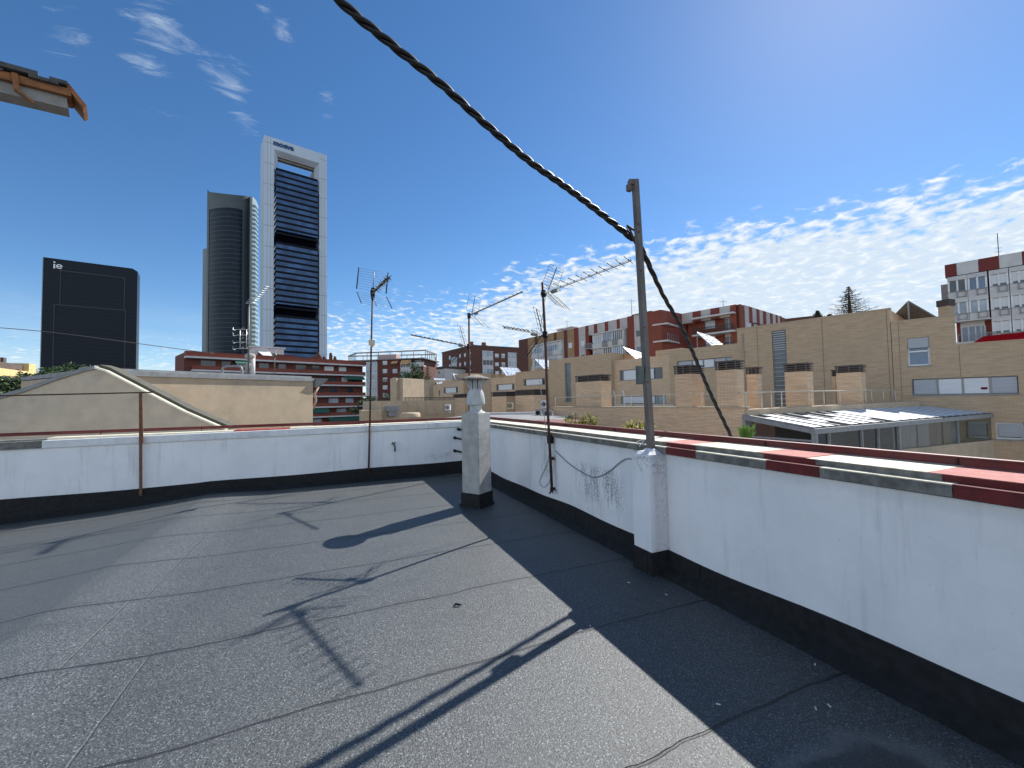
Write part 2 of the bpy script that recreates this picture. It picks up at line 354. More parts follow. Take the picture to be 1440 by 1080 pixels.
# floor membrane -------------------------------------------------
def floor_mat():
    m = bpy.data.materials.new('mineral_bitumen_membrane'); m.use_nodes = True; k = NT(m.node_tree)
    P = k.n('ShaderNodeNewGeometry').outputs['Position']; sp = k.n('ShaderNodeSeparateXYZ', {0: P}); x, y, z = sp.outputs
    big = k.noise(P, .55, 5, .6, .4); mid = k.noise(P, 2.6, 6, .65); gr = k.noise(P, 95, 3, .75); gr2 = k.noise(P, 62, 4, .8)
    vr = k.n('ShaderNodeTexVoronoi', {'Vector': P, 'Scale': 165.0}).outputs['Color']; vc = k.n('ShaderNodeSeparateXYZ', {0: vr}).outputs[0]
    base = k.mix(k.ss(big, .3, .7), (.046, .051, .052), (.058, .063, .063))
    base = k.mix(k.m('MULTIPLY', k.ss(mid, .5, .75), .35), base, (.048, .052, .056))
    # smoother worn zone beyond the fold on the left
    wob = k.m('MULTIPLY', k.m('SUBTRACT', mid, .5), .35)
    worn = k.ss(k.m('ADD', x, wob), -1.75, -2.1)
    base = k.mix(k.m('MULTIPLY', worn, .45), base, (.052, .058, .060))
    foldp = k.m('MULTIPLY', k.ss(k.m('ADD', x, wob), -2.1, -1.8), k.ss(k.m('ADD', x, wob), -1.15, -1.6))
    base = k.mix(k.m('MULTIPLY', foldp, .5), base, (.092, .096, .098))
    g = k.m('ADD', k.m('MULTIPLY', k.m('SUBTRACT', gr, .5), 2.7), k.m('MULTIPLY', k.m('SUBTRACT', gr2, .5), 1.6))
    amp = k.m('SUBTRACT', 1.0, k.m('MULTIPLY', worn, .55))
    g = k.m('ADD', g, k.m('MULTIPLY', k.m('SUBTRACT', vc, .5), 1.3)); g = k.m('ADD', 1.0, k.m('MULTIPLY', g, amp)); g = k.m('MAXIMUM', g, .15)
    cg = k.n('ShaderNodeCombineXYZ', {0: g, 1: g, 2: g}).outputs[0]
    col = k.mix(1.0, base, cg, 'MULTIPLY')
    # sparkling pale granules
    spk = k.m('MULTIPLY', k.ss(vc, .86, .93), k.m('MULTIPLY', k.ss(gr, .42, .6), k.m('MAXIMUM', amp, foldp)))
    col = k.mix(k.m('MULTIPLY', spk, .55), col, (.36, .39, .39))
    # lap seams every ~0.965 m along y, wobbling
    w = k.m('MULTIPLY', k.m('SUBTRACT', k.noise(k.n('ShaderNodeMapping', {'Vector': P, 'Scale': (.55, .1, 0)}).outputs[0], 2.3, 3, .5), .5), .14)
    w2 = k.m('MULTIPLY', k.m('SUBTRACT', k.noise(P, 9, 3, .6), .5), .018)
    yy = k.m('ADD', k.m('ADD', y, w), w2)
    q = k.m('DIVIDE', k.m('SUBTRACT', yy, 2.5), .968); fr = k.m('FRACT', k.m('ADD', q, .5)); dd = k.m('MULTIPLY', k.m('ABSOLUTE', k.m('SUBTRACT', fr, .5)), .968)
    wd = k.m('ADD', .003, k.m('MULTIPLY', k.noise(P, 5, 3, .6), .009))
    seam = k.n('ShaderNodeMapRange', {0: k.m('DIVIDE', dd, wd), 1: .7, 2: 1.3, 3: 1.0, 4: 0.0}).outputs[0]
    # end laps, one per strip
    st = k.m('FLOOR', q); hx = k.m('FRACT', k.m('MULTIPLY', k.m('SINE', k.m('MULTIPLY', st, 12.9898)), 43.75))
    ex = k.m('SUBTRACT', k.m('ADD', x, w2), k.m('SUBTRACT', -1.1, k.m('MULTIPLY', hx, .45)))
    ends = k.n('ShaderNodeMapRange', {0: k.m('DIVIDE', k.m('ABSOLUTE', ex), k.m('MULTIPLY', wd, .7)), 1: .6, 2: 1.3, 3: .35, 4: 0.0}).outputs[0]
    seam = k.m('MAXIMUM', seam, ends)
    halo = k.m('MULTIPLY', k.ss(dd, .10, .0), .22)
    col = k.mix(halo, col, (.03, .032, .034))
    trk = k.noise(k.n('ShaderNodeMapping', {'Vector': P, 'Scale': (.5, 3.2, 1)}).outputs[0], 1.4, 5, .7); col = k.mix(k.m('MULTIPLY', k.ss(trk, .52, .72), .35), col, (.028, .03, .032))
    dst = k.noise(P, 1.3, 6, .75, .6); col = k.mix(k.m('MULTIPLY', k.ss(dst, .58, .74), .3), col, (.12, .125, .12))
    col = k.mix(seam, col, (.010, .010, .012))
    # dried puddle with a pale rim in the low corner
    pd = k.n('ShaderNodeVectorMath', {0: k.n('ShaderNodeVectorMath', {0: P, 1: (1.95, .95, 0)}, operation='SUBTRACT').outputs[0], 1: (1.0, 1.6, 0)}, operation='MULTIPLY').outputs[0]
    pr = k.m('ADD', k.n('ShaderNodeVectorMath', {0: pd}, operation='LENGTH').outputs['Value'], k.m('MULTIPLY', k.m('SUBTRACT', k.noise(P, 3.5, 4, .6), .5), .45))
    col = k.mix(k.m('MULTIPLY', k.ss(pr, .50, .44), .7), col, (.02, .02, .022))
    col = k.mix(k.m('MULTIPLY', k.m('MULTIPLY', k.ss(pr, .40, .47), k.ss(pr, .62, .5)), .45), col, (.16, .16, .15))
    b = k.n('ShaderNodeBsdfPrincipled', {'Base Color': col, 'Roughness': .5, 'Specular IOR Level': .8})
    h = k.m('ADD', k.m('ADD', k.m('MULTIPLY', gr, .35), k.m('MULTIPLY', gr2, .5)), k.m('MULTIPLY', seam, -1.0))
    bp = k.n('ShaderNodeBump', {'Strength': 1.0, 'Distance': .010, 'Height': h}); m.node_tree.links.new(bp.outputs[0], b.inputs['Normal'])
    k.n('ShaderNodeOutputMaterial', {0: b.outputs[0]}); return m
m_floor = floor_mat()

def wall_mat():
    m = bpy.data.materials.new('white_wall_paint'); m.use_nodes = True; k = NT(m.node_tree)
    P = k.n('ShaderNodeNewGeometry').outputs['Position']; sp = k.n('ShaderNodeSeparateXYZ', {0: P}); x, y, z = sp.outputs
    n1 = k.noise(P, 2.2, 6, .65); n2 = k.noise(k.n('ShaderNodeMapping', {'Vector': P, 'Scale': (9, 9, .8)}).outputs[0], 1.0, 6, .7)
    col = k.mix(k.ss(n1, .35, .7), (.77, .78, .80), (.70, .715, .735))
    col = k.mix(k.m('MULTIPLY', k.ss(n2, .54, .75), .40), col, (.42, .42, .41))
    n3 = k.noise(P, .7, 5, .7, .5); col = k.mix(k.m('MULTIPLY', k.ss(n3, .5, .7), .30), col, (.60, .60, .59))
    n4 = k.noise(P, 16, 4, .8); col = k.mix(k.m('MULTIPLY', k.ss(n4, .66, .74), .5), col, (.40, .40, .39))
    # black mould streaks on the right-hand wall
    st = k.noise(k.n('ShaderNodeMapping', {'Vector': P, 'Scale': (1, 13, 2.2)}).outputs[0], 1.0, 5, .75)
    sp2 = k.noise(P, 55, 3, .8)
    my = k.m('MULTIPLY', k.ss(y, 3.55, 3.8), k.ss(y, 4.75, 4.35)); mz = k.m('MULTIPLY', k.ss(z, .30, .5), k.ss(z, .86, .74))
    s2 = k.m('MULTIPLY', k.ss(y, 5.0, 5.15), k.ss(y, 5.7, 5.4)); s2 = k.m('MULTIPLY', s2, k.m('MULTIPLY', k.ss(z, .4, .6), .7))
    mk = k.m('MULTIPLY', k.m('MAXIMUM', k.m('MULTIPLY', my, mz), s2), k.m('MULTIPLY', k.ss(st, .42, .56), k.ss(sp2, .42, .56)))
    mk = k.m('MULTIPLY', mk, k.ss(x, 2.6, 2.78))
    s3 = k.m('MULTIPLY', k.m('MULTIPLY', k.ss(x, 1.7, 1.9), k.ss(x, 2.5, 2.35)), k.m('MULTIPLY', k.ss(z, .3, .36), k.ss(z, .5, .43)))
    mk = k.m('MAXIMUM', mk, k.m('MULTIPLY', s3, k.m('MULTIPLY', k.ss(st, .45, .6), k.ss(sp2, .5, .6))))
    col = k.mix(k.m('MULTIPLY', mk, .8), col, (.10, .11, .12))
    pf = k.m('MULTIPLY', k.m('MULTIPLY', k.ss(y, 2.99, 3.0), k.ss(y, 3.03, 3.02)), k.ss(x, 2.64, 2.7))
    col = k.mix(k.m('MULTIPLY', pf, k.m('ADD', .45, k.m('MULTIPLY', k.ss(k.noise(P, 40, 4, .75), .5, .62), .4))), col, (.50, .45, .45))
    pt_ = k.m('MULTIPLY', k.m('MULTIPLY', k.ss(x, 2.84, 2.82), k.ss(y, 3.26, 3.25)), k.m('MULTIPLY', k.ss(z, .86, 1.0), k.ss(y, 3.0, 3.002)))
    col = k.mix(k.m('MULTIPLY', pt_, k.m('MULTIPLY', k.ss(k.noise(P, 28, 4, .75), .52, .62), .7)), col, (.15, .15, .14))
    # grime creeping down from under the coping
    gz = k.m('MULTIPLY', k.ss(k.m('ADD', z, k.m('MULTIPLY', k.m('SUBTRACT', n2, .5), .12)), .98, 1.05), .25)
    col = k.mix(gz, col, (.42, .42, .41))
    b = k.n('ShaderNodeBsdfPrincipled', {'Base Color': col, 'Roughness': .88})
    bp = k.n('ShaderNodeBump', {'Strength': .5, 'Distance': .006, 'Height': k.m('ADD', k.noise(P, 30, 4, .6), k.m('MULTIPLY', k.noise(P, 4, 3, .5), 1.5))}); m.node_tree.links.new(bp.outputs[0], b.inputs['Normal'])
    k.n('ShaderNodeOutputMaterial', {0: b.outputs[0]}); return m
m_wallw = wall_mat()

# ================================================================ SETTING: city ground
GZ = -16.0
g = MB(); g.face([(-2500, -2500, GZ), (2500, -2500, GZ), (2500, 2500, GZ), (-2500, 2500, GZ)])
tag(g.build('city_ground', m_asph), None, None, kind='structure')

# ================================================================ ROOF DECK
XR, YL = 2.82, 9.15
def fz(x):
    pts = [(-9, -.32), (-5, -.17), (-3.3, -.085), (-2.45, -.01), (-2.05, .035), (-1.7, .03), (-1.1, .0), (9, 0)]
    for (a, za), (b, zb) in zip(pts, pts[1:]):
        if a <= x <= b: return za+(zb-za)*(x-a)/(b-a)
    return 0
g = MB(); xs = [-9, -7, -5, -4.1, -3.3, -2.9, -2.6, -2.4, -2.2, -2.05, -1.9, -1.7, -1.5, -1.3, -1.1, -.8, 0, 1, 2, XR+.01]
for a, b in zip(xs, xs[1:]):
    g.face([(a, -6, fz(a)), (b, -6, fz(b)), (b, YL+.02, fz(b)), (a, YL+.02, fz(a))], True)
deck = g.build('roof_deck', m_floor); tag(deck, None, None, kind='structure')

# our own building below the deck
g = MB(); g.box(-9, 3.24, -6.2, 9.5, GZ, -.36)
o = g.build('own_building', b_beige); tag(o, 'beige brick building carrying the dark felt roof terrace', 'building')

# ---------------------------------------------------------------- right parapet
def wob(): return R.uniform(-.004, .004)
pr = thing('parapet_wall', (XR, 2.5, 0), 'long white parapet on the right with red and cream painted coping', 'parapet')
g = MB(); g.box(XR, 3.21, -6, 9.14, -.3, 1.074); g.build('wall_body', m_wallw, pr)
ysx = [-6]+[-5.2+.98*i for i in range(15)]+[YL]
g = MB()
def fl_top_r(y): return .21 + .012*sin(y*1.7) + .008*sin(y*4.1+1)
for i, (a, b) in enumerate(zip(ysx, ysx[1:])):
    t = .012 + (.006 if i % 2 else 0); nseg = 6
    for j in range(nseg):
        ya = a+(b+.03-a)*j/nseg; yb = a+(b+.03-a)*(j+1)/nseg
        if yb > YL: yb = YL
        g.hexa([(XR-t-.004, ya, -.01), (XR+.02, ya, -.01), (XR+.02, yb, -.01), (XR-t-.004, yb, -.01), (XR-t, ya, fl_top_r(ya)), (XR+.02, ya, fl_top_r(ya)), (XR+.02, yb, fl_top_r(yb)), (XR-t, yb, fl_top_r(yb))])
g.build('flashing', m_bit, pr)
g = MB()
for a, b in zip(ysx, ysx[1:]):   # felt fillet at the foot of the wall
    g.face([(XR-.13, a, .004), (XR-.13, b, .004), (XR-.014, b, .075), (XR-.014, a, .075)][::-1])
g.build('fillet_strip', m_bit, pr)
# coping: front kerb and flat top in painted lengths
segs = [(-6, -2.1, 'y'), (-2.1, -.9, 'r'), (-.9, .42, 'y'), (.42, 1.05, 'r'), (1.05, 1.66, 'y'), (1.66, 2.01, 'r'), (2.01, 2.63, 'y'), (2.63, 2.97, 'r'), (2.97, 4.1, 'y'), (4.1, 5.3, 'y'), (5.3, 6.9, 'y'), (6.9, 8.2, 'y'), (8.2, 9.52, 'y')]
m_redt = M('faded_red_coping_top', (.46, .20, .17), (.38, .13, .11), 10, .9, bump=.004, dirt=((.5, .35, .3), .6))
for i, (a, b, c) in enumerate(segs):
    g = MB(); g.box(2.785, 2.90, a, b-.004, 1.084+wob()*.5, 1.139+wob()*.5)
    lab(g.build('coping_edge', m_redc if c == 'r' else m_grayc, pr), 'dark red painted coping edge' if c == 'r' else 'grimy grey concrete coping edge')
    g = MB(); g.box(2.79, 2.945, a+.002, b-.003, 1.136, 1.147)
    g.build('coping_lip', m_redc if c == 'r' else m_yelc, pr)
    sh = .12
    g = MB(); g.box(2.858, 3.27, a+sh, b+sh-.004, 1.11, 1.185+wob()*.5)
    lab(g.build('coping_top', m_redt if c == 'r' else m_yelc, pr), 'faded red coping top' if c == 'r' else 'cream coping top')
    g = MB(); g.box(2.853, 2.8575, a+sh*.5, b+sh*.5-.002, 1.1475, 1.181); g.build('coping_riser', m_redc if c == 'r' else m_grayc, pr)  # dark strip: grime plus the step's shaded band put into the colour
rl = MB(); rl.box(3.262, 3.272, -6, 9.5, 1.182, 1.237); rl.box(3.228, 3.262, -6, 9.5, 1.229, 1.237)
rail = rl.build('guard_rail', m_red, pr)
for yy in [-.3, 1.2, 2.35, 4.35, 5.6, 7.2, 8.6]:
    g = MB(); g.beam((3.25, yy, 1.15), (3.256, yy, 1.228), .010, .008); g.build('rail_bracket', m_rustdk, rail)

g = MB(); g.box(2.84, 3.0, -6, 9.14, 1.07, 1.09); g.build('mortar_gap', m_darkin, pr)  # near-black strip stands in for the shade line under the coping
# ---------------------------------------------------------------- left parapet (far side)
pl = thing('parapet_wall', (-2, YL, 0), 'white parapet across the far side of the roof with tap and pipe stubs', 'parapet')
g = MB(); g.hexa([(-9, YL, -.4), (XR-.002, YL, -.3), (XR-.002, YL+.34, -.3), (-9, YL+.34, -.4), (-9, YL, .965), (XR-.002, YL, 1.02), (XR-.002, YL+.34, 1.02), (-9, YL+.34, .965)])
g.build('wall_body', m_wallw, pl)
g = MB(); xsl = [-9+.99*i for i in range(12)]+[XR-.02]
def fl_top_l(x): return .235 + .007*x + .008*sin(x*2.3) + (.012 if x > -2.2 else 0)
for i, (a, b) in enumerate(zip(xsl, xsl[1:])):
    t = .012+(.007 if i % 2 else 0)
    for j in range(4):
        xa = a+(b-a)*j/4; xb = a+(b-a)*(j+1)/4
        g.hexa([(xa, YL-t-.004, fz(xa)-.02), (xb, YL-t-.004, fz(xb)-.02), (xb, YL+.02, -.3), (xa, YL+.02, -.3), (xa, YL-t, fl_top_l(xa)), (xb, YL-t, fl_top_l(xb)), (xb, YL+.02, fl_top_l(xb)), (xa, YL+.02, fl_top_l(xa))])
g.build('flashing', m_bit, pl)
g = MB()
for a, b in zip(xs, xs[1:]): g.face([(a, YL-.14, fz(a)+.004), (b, YL-.14, fz(b)+.004), (b, YL-.015, fz(b)+.075), (a, YL-.015, fz(a)+.075)])
g.build('fillet_strip', m_bit, pl)
for (a, b, c) in [(-9, -5.6, 'g'), (-5.6, -4.3, 'g'), (-4.3, -1.73, 'w'), (-1.73, -.8, 'r'), (-.8, .6, 'w'), (.6, 1.9, 'w'), (1.9, 2.78, 'w')]:  # grey lengths at far left carry the dark shade there in their colour
    za, zb = [1.125+.007*q for q in (a, b)]
    g = MB(); g.hexa([(a, YL-.045, za-.115), (b-.004, YL-.045, zb-.115), (b-.004, YL+.08, zb-.115), (a, YL+.08, za-.115), (a, YL-.045, za), (b-.004, YL-.045, zb), (b-.004, YL+.08, zb), (a, YL+.08, za)])
    lab(g.build('coping_edge', m_whitec if c != 'g' else m_grayc, pl), 'white painted coping edge' if c != 'g' else 'coping edge greyed for the shade at far left')
    g = MB(); g.box(a, b-.004, YL+.084, YL+.39, za-.05, max(za, zb)+.022)
    mm = {'g': m_grayc, 'w': m_yelc, 'r': M('bright_red_coping', (.42, .06, .05), (.32, .05, .045), 9, .85, dirt=((.5, .25, .2), .4))}[c]
    lab(g.build('coping_top', mm, pl), {'g': 'coping top greyed for the shade at far left', 'w': 'whitish coping top', 'r': 'red painted coping top'}[c])
rl = MB(); rl.box(-9, 3.0, YL+.40, YL+.41, 1.165, 1.222); rl.box(-9, 3.0, YL+.37, YL+.40, 1.214, 1.222)
rail2 = rl.build('guard_rail', m_red, pl)
for xx in [-5.2, -3.75, -2.3, -.95, .5, 1.75]:
    g = MB(); g.beam((xx, YL+.37, 1.11), (xx, YL+.4, 1.215), .012, .006); g.build('rail_bracket', m_rustdk, rail2)

# water tap on the far parapet
tp = ony(554, 628, YL-.03)
t_ = thing('water_tap', (tp.x, YL, tp.z), 'small green corroded water tap on the far white parapet', 'tap')
g = MB(); g.tube([(tp.x-.03, YL, tp.z+.06), (tp.x-.03, YL-.05, tp.z+.06), (tp.x, YL-.07, tp.z+.05), (tp.x+.015, YL-.075, tp.z-.02), (tp.x+.015, YL-.075, tp.z-.10)], [.012, .013, .02, .02, .016], 10); g.build('spout', m_tapg, t_)
g = MB(); g.tube([(tp.x-.045, YL-.05, tp.z+.085), (tp.x+.035, YL-.05, tp.z+.085)], .009, 8); g.tube([(tp.x-.005, YL-.05, tp.z+.05), (tp.x-.005, YL-.05, tp.z+.09)], .008, 8); g.build('handle', m_tapg, t_)
# pipe stubs near the corner
for i, (qx, qy) in enumerate([(648, 604), (643, 616), (643, 634)]):
    p = ony(qx, qy, YL); g = MB()
    g.tube([(p.x-.07, YL+.0, p.z+.02), (p.x-.07, YL-.07, p.z+.01), (p.x-.02, YL-.1, p.z), (p.x+.16, YL-.12, p.z-.045)], [.022, .022, .018, .016], 10)
    g.tube([(p.x-.07, YL-.03, p.z+.013), (p.x-.07, YL-.08, p.z+.01)], .032, 12)
    tag(g.build('pipe_stub', m_black, loc=(p.x, YL, p.z)), ['topmost of three black pipe stubs left of the chimney', 'middle one of three black pipe stubs left of the chimney', 'lowest of three black pipe stubs left of the chimney'][i], 'pipe', 'pipe stubs at the parapet corner')

# ---------------------------------------------------------------- white pier with post
pc = (2.72, 3.12)
pi_ = thing('pier', (pc[0], pc[1], 0), 'white painted pier against the right parapet with steel post on top', 'pier')
g = MB(); x0, x1, y0, y1 = 2.625, 2.825, 3.01, 3.245
lv = [(.2, 0), (.5, .003), (.8, -.002), (1.03, 0), (1.075, -.012), (1.10, -.05)]
def ring(dx): return [(x0-dx, y0-dx), (x1, y0-dx), (x1, y1+dx), (x0-dx, y1+dx)]
for (za, da), (zb, db) in zip(lv, lv[1:]):
    g.hexa([(*p, za) for p in ring(da)]+[(*p, zb) for p in ring(db)])
g.lathe((2.755, 3.13, 1.09), [(.075, 0), (.06, .02), (.035, .035)], 14)
g.build('shaft', m_wallw, pi_)
g = MB(); g.box(x0-.012, x1, y0-.012, y1+.012, 0, .205); g.box(x0-.018, x0+.03, y0+.05, y1-.02, 0, .19); g.build('base_flashing', m_bit, pi_)
ps = thing('steel_post', (2.75, 3.125, 1.08), 'tall leaning square steel post carrying the twisted black cable', 'post')
pb = Vector((2.75, 3.12, 1.07)); pt = Vector((2.99, 3.505, 3.92)); w = .056
g = MB(); g.beam(pb, pt, w, w, up=(1, .0, 0)); g.build('shaft', m_polem, ps)
ax = Vector((_r.x, _r.y, 0)).normalized()
g = MB(); g.beam(pt-ax*.075, pt+ax*.03, .06, .055); g.beam(pt-ax*.065-Vector((0, 0, .02)), pt-ax*.065-Vector((0, 0, .09)), .05, .05, up=(1, 0, 0)); g.build('top_plate', m_polem, ps)
def onpost(z): return pb + (pt-pb)*((z-pb.z)/(pt.z-pb.z))
z1_, z0_ = onx(905, 514, 2.75).z, onx(905, 540, 2.75).z
c = onpost((z1_+z0_)/2); g = MB(); c2 = c - ax*.065
g.hexa([c2+ax*(-.028)+Vector((0, -.02, z0_-c.z)), c2+ax*.028+Vector((0, -.02, z0_-c.z)), c2+ax*.028+Vector((0, .02, z0_-c.z)), c2-ax*.028+Vector((0, .02, z0_-c.z)),
        c2+ax*(-.028)+Vector((0, -.02, z1_-c.z)), c2+ax*.028+Vector((0, -.02, z1_-c.z)), c2+ax*.028+Vector((0, .02, z1_-c.z)), c2-ax*.028+Vector((0, .02, z1_-c.z))])
lab(g.build('side_plate', M('greenish_plate', (.10, .13, .12), (.07, .09, .085), 20, .6), ps), 'greenish plate bolted to the post')
# bracket arm reaching back to the cable
tip = Vector((2.98, 3.50, 3.46)); q = onx(883, 317, 2.85); 
v = ray(882, 317); tip = EYE+v*(4.42/v.dot(Vector((sin(YAW), cos(YAW), 0))))
g = MB(); g.tube([onpost(3.36)+Vector((0, .03, 0)), tip], .011, 8); g.tube([onpost(3.18)+Vector((0, .03, 0)), tip-(tip-onpost(3.18))*.3+Vector((0, 0, .01)), tip], .011, 8); g.build('bracket', m_rustdk, ps)
g = MB(); 
ringp = [tip+ax*.012+Vector((0, 0, -.03))+(ax*cos(a)*.016+Vector((0, 0, 1))*sin(a)*.03) for a in [2*pi*i/12 for i in range(13)]]
g.tube(ringp, .005, 6, cap=False); g.tube([tip+ax*.012+Vector((0, 0, -.06)), tip+ax*.03+Vector((0, 0, -.10)), tip+ax*.04+Vector((0, 0, -.17))], [.006, .02, .014], 8); g.build('hook', m_black, ps)
for zq in (3.42, 3.33, 2.9, 2.3, 1.75):
    pq = onpost(zq); g = MB(); dq = (EYE-pq); dq.z = 0; dq.normalize(); g.tube([pq+dq*.03+ax*.008, pq+dq*.05+ax*.008], .009, 8); g.build('bolt', m_rust, ps)

# twisted overhead cable
def Pd(px, py, d):
    v = ray(px, py); return EYE+v*(d/v.dot(_f))
cp = [Pd(380, -110, 2.5), Pd(475, -2, 2.85), Pd(550, 62, 3.12), Pd(620, 118, 3.4), Pd(680, 172, 3.66), Pd(745, 227, 3.95), Pd(800, 266, 4.2), Pd(850, 304, 4.42), Pd(882, 330, 4.56), Vector((3.119, 3.613, 3.274)), Vector((3.51, 3.705, 2.797)), Vector((3.921, 3.82, 2.409))]
fd = (cp[-1]-EYE).dot(_f)
cp += [Pd(1000, 555, fd*1.06), Pd(1030, 618, fd*1.10), Pd(1060, 690, fd*1.12)]
def crom(pts, n):
    out = []
    for i in range(len(pts)-1):
        p0 = pts[max(i-1, 0)]; p1 = pts[i]; p2 = pts[i+1]; p3 = pts[min(i+2, len(pts)-1)]
        for j in range(n):
            t = j/n; out.append(.5*((2*p1)+(p2-p0)*t+(2*p0-5*p1+4*p2-p3)*t*t+(3*p1-p0-3*p2+p3)*t**3))
    out.append(pts[-1]); return out
cl = crom([Vector(p) for p in cp], 26)
cb = thing('overhead_cable', cp[9], 'thick black twisted cable slung from upper left over the steel post', 'cable')
Ls = [0]
for a, b in zip(cl, cl[1:]): Ls.append(Ls[-1]+(b-a).length)
for s_ in range(3):
    path = []
    for i, p in enumerate(cl):
        t = (cl[min(i+1, len(cl)-1)]-cl[max(i-1, 0)]).normalized(); a = t.cross(Vector((0, 0, 1))).normalized(); b = a.cross(t)
        pastpost = min(1, max(0, (Ls[i]-Ls[26*9])/.6)); rr = .0185*(1-.3*pastpost); ph = 2*pi*Ls[i]/.43+.9*sin(Ls[i]*2.3)+2*pi*s_/3
        path.append(p+(a*cos(ph)+b*sin(ph))*rr)
    g = MB(); rad = [.0165*(1-.25*min(1, max(0, (Ls[i]-Ls[26*9])/.6))) for i in range(len(cl))]
    g.tube(path, rad, 8); g.build('strand', m_cablem, cb)

# ---------------------------------------------------------------- chimney
cc_ = Vector((2.02, 6.17, 0)); a35 = radians(35)
d1 = Vector((cos(a35), sin(a35), 0)); d2 = Vector((-sin(a35), cos(a35), 0))
ch = thing('chimney', cc_, 'square grey fibre cement chimney with a round white cowl', 'chimney')
def sq(h, z0, z1, g, ch_=.0):
    c = [cc_+d1*i*h+d2*j*h for i, j in ((-1, -1), (1, -1), (1, 1), (-1, 1))]
    g.hexa([Vector((p.x, p.y, z0)) for p in c]+[Vector((p.x, p.y, z1)) for p in c])
def csq(h, z0, z1, g, b=.012):
    pts = []
    for i, j in ((-1, -1), (1, -1), (1, 1), (-1, 1)):
        for (di, dj) in (((0, -1), (-1, 0)) if i*j > 0 else ((-1, 0), (0, -1))):
            pts.append(cc_+d1*(i*(h-(b if di else 0)))+d2*(j*(h-(b if dj else 0))))
    g.prism([(p.x, p.y) for p in pts], z0, z1)
H = .163
g = MB(); csq(H, .19, 1.02, g); csq(H-.003, 1.02, 1.03, g); csq(H, 1.03, 1.40, g); csq(H-.006, 1.40, 1.415, g); shf = g.build('shaft', m_fiber, ch)
g = MB(); sq(H+.012, 0, .21, g); sq(H+.03, 0, .04, g); g.build('base_flashing', m_bit, ch)
cz = Vector((cc_.x, cc_.y, 0))
cow = MB(); cow.lathe(cz, [(.15, 1.415), (.135, 1.435), (.10, 1.45), (.092, 1.475), (.098, 1.53)], 28)
cow.lathe(cz, [(.10, 1.53), (.142, 1.545), (.146, 1.56), (.140, 1.64), (.128, 1.72), (.105, 1.765), (.098, 1.785)], 28)
cowl = cow.build('cowl', m_cowl, ch)
g = MB()
for i in range(8):
    a = 2*pi*i/8+.2; g.lathe(cz, [(.098, 1.785), (.098, 1.94)], 3, a, a+2*pi/8*.58)
    g.lathe(cz, [(.086, 1.785), (.086, 1.94)], 3, a, a+2*pi/8*.58)
    for aa in (a, a+2*pi/8*.58): g.beam(cz+Vector((cos(aa)*.098, sin(aa)*.098, 1.785)), cz+Vector((cos(aa)*.098, sin(aa)*.098, 1.94)), .014, .02, up=(cos(aa), sin(aa), 0))
g.build('slotted_neck', m_cowl, cowl)
g = MB(); g.lathe(cz, [(.07, 1.79), (.07, 1.94)], 16); g.lathe(cz, [(.0, 1.79), (.097, 1.79)], 16); g.build('flue', m_darkin, cowl)
for i in range(8):
    a = 2*pi*i/8+.2+.22; g = MB(); e = Vector((cos(a), sin(a), 0))
    pa = [cz+e*.10+Vector((0, 0, 1.80)), cz+e*.118+Vector((0, 0, 1.87)), cz+e*.15+Vector((0, 0, 1.91)), cz+e*.205+Vector((0, 0, 1.938))]
    for p, q in zip(pa, pa[1:]): g.beam(p, q, .006, .02)
    g.build('cap_rib', m_cowl, cowl)
g = MB(); rr = lambda a: .235+.004*sin(7*a)
g.lathe(cz, [(.10, 1.925), (.235, 1.935), (.238, 1.943), (.19, 1.965), (.11, 1.99), (.05, 2.008), (0.001, 2.012)], 32)
for i in range(26):
    a = R.uniform(0, 6.28); q = R.uniform(.05, .22); zq = 2.012-.3*q; g.lathe(cz+Vector((q*cos(a), q*sin(a), zq-.004)), [(.012, 0), (.008, .008), (.0005, .01)], 6)
g.build('cap', m_capm, cowl)

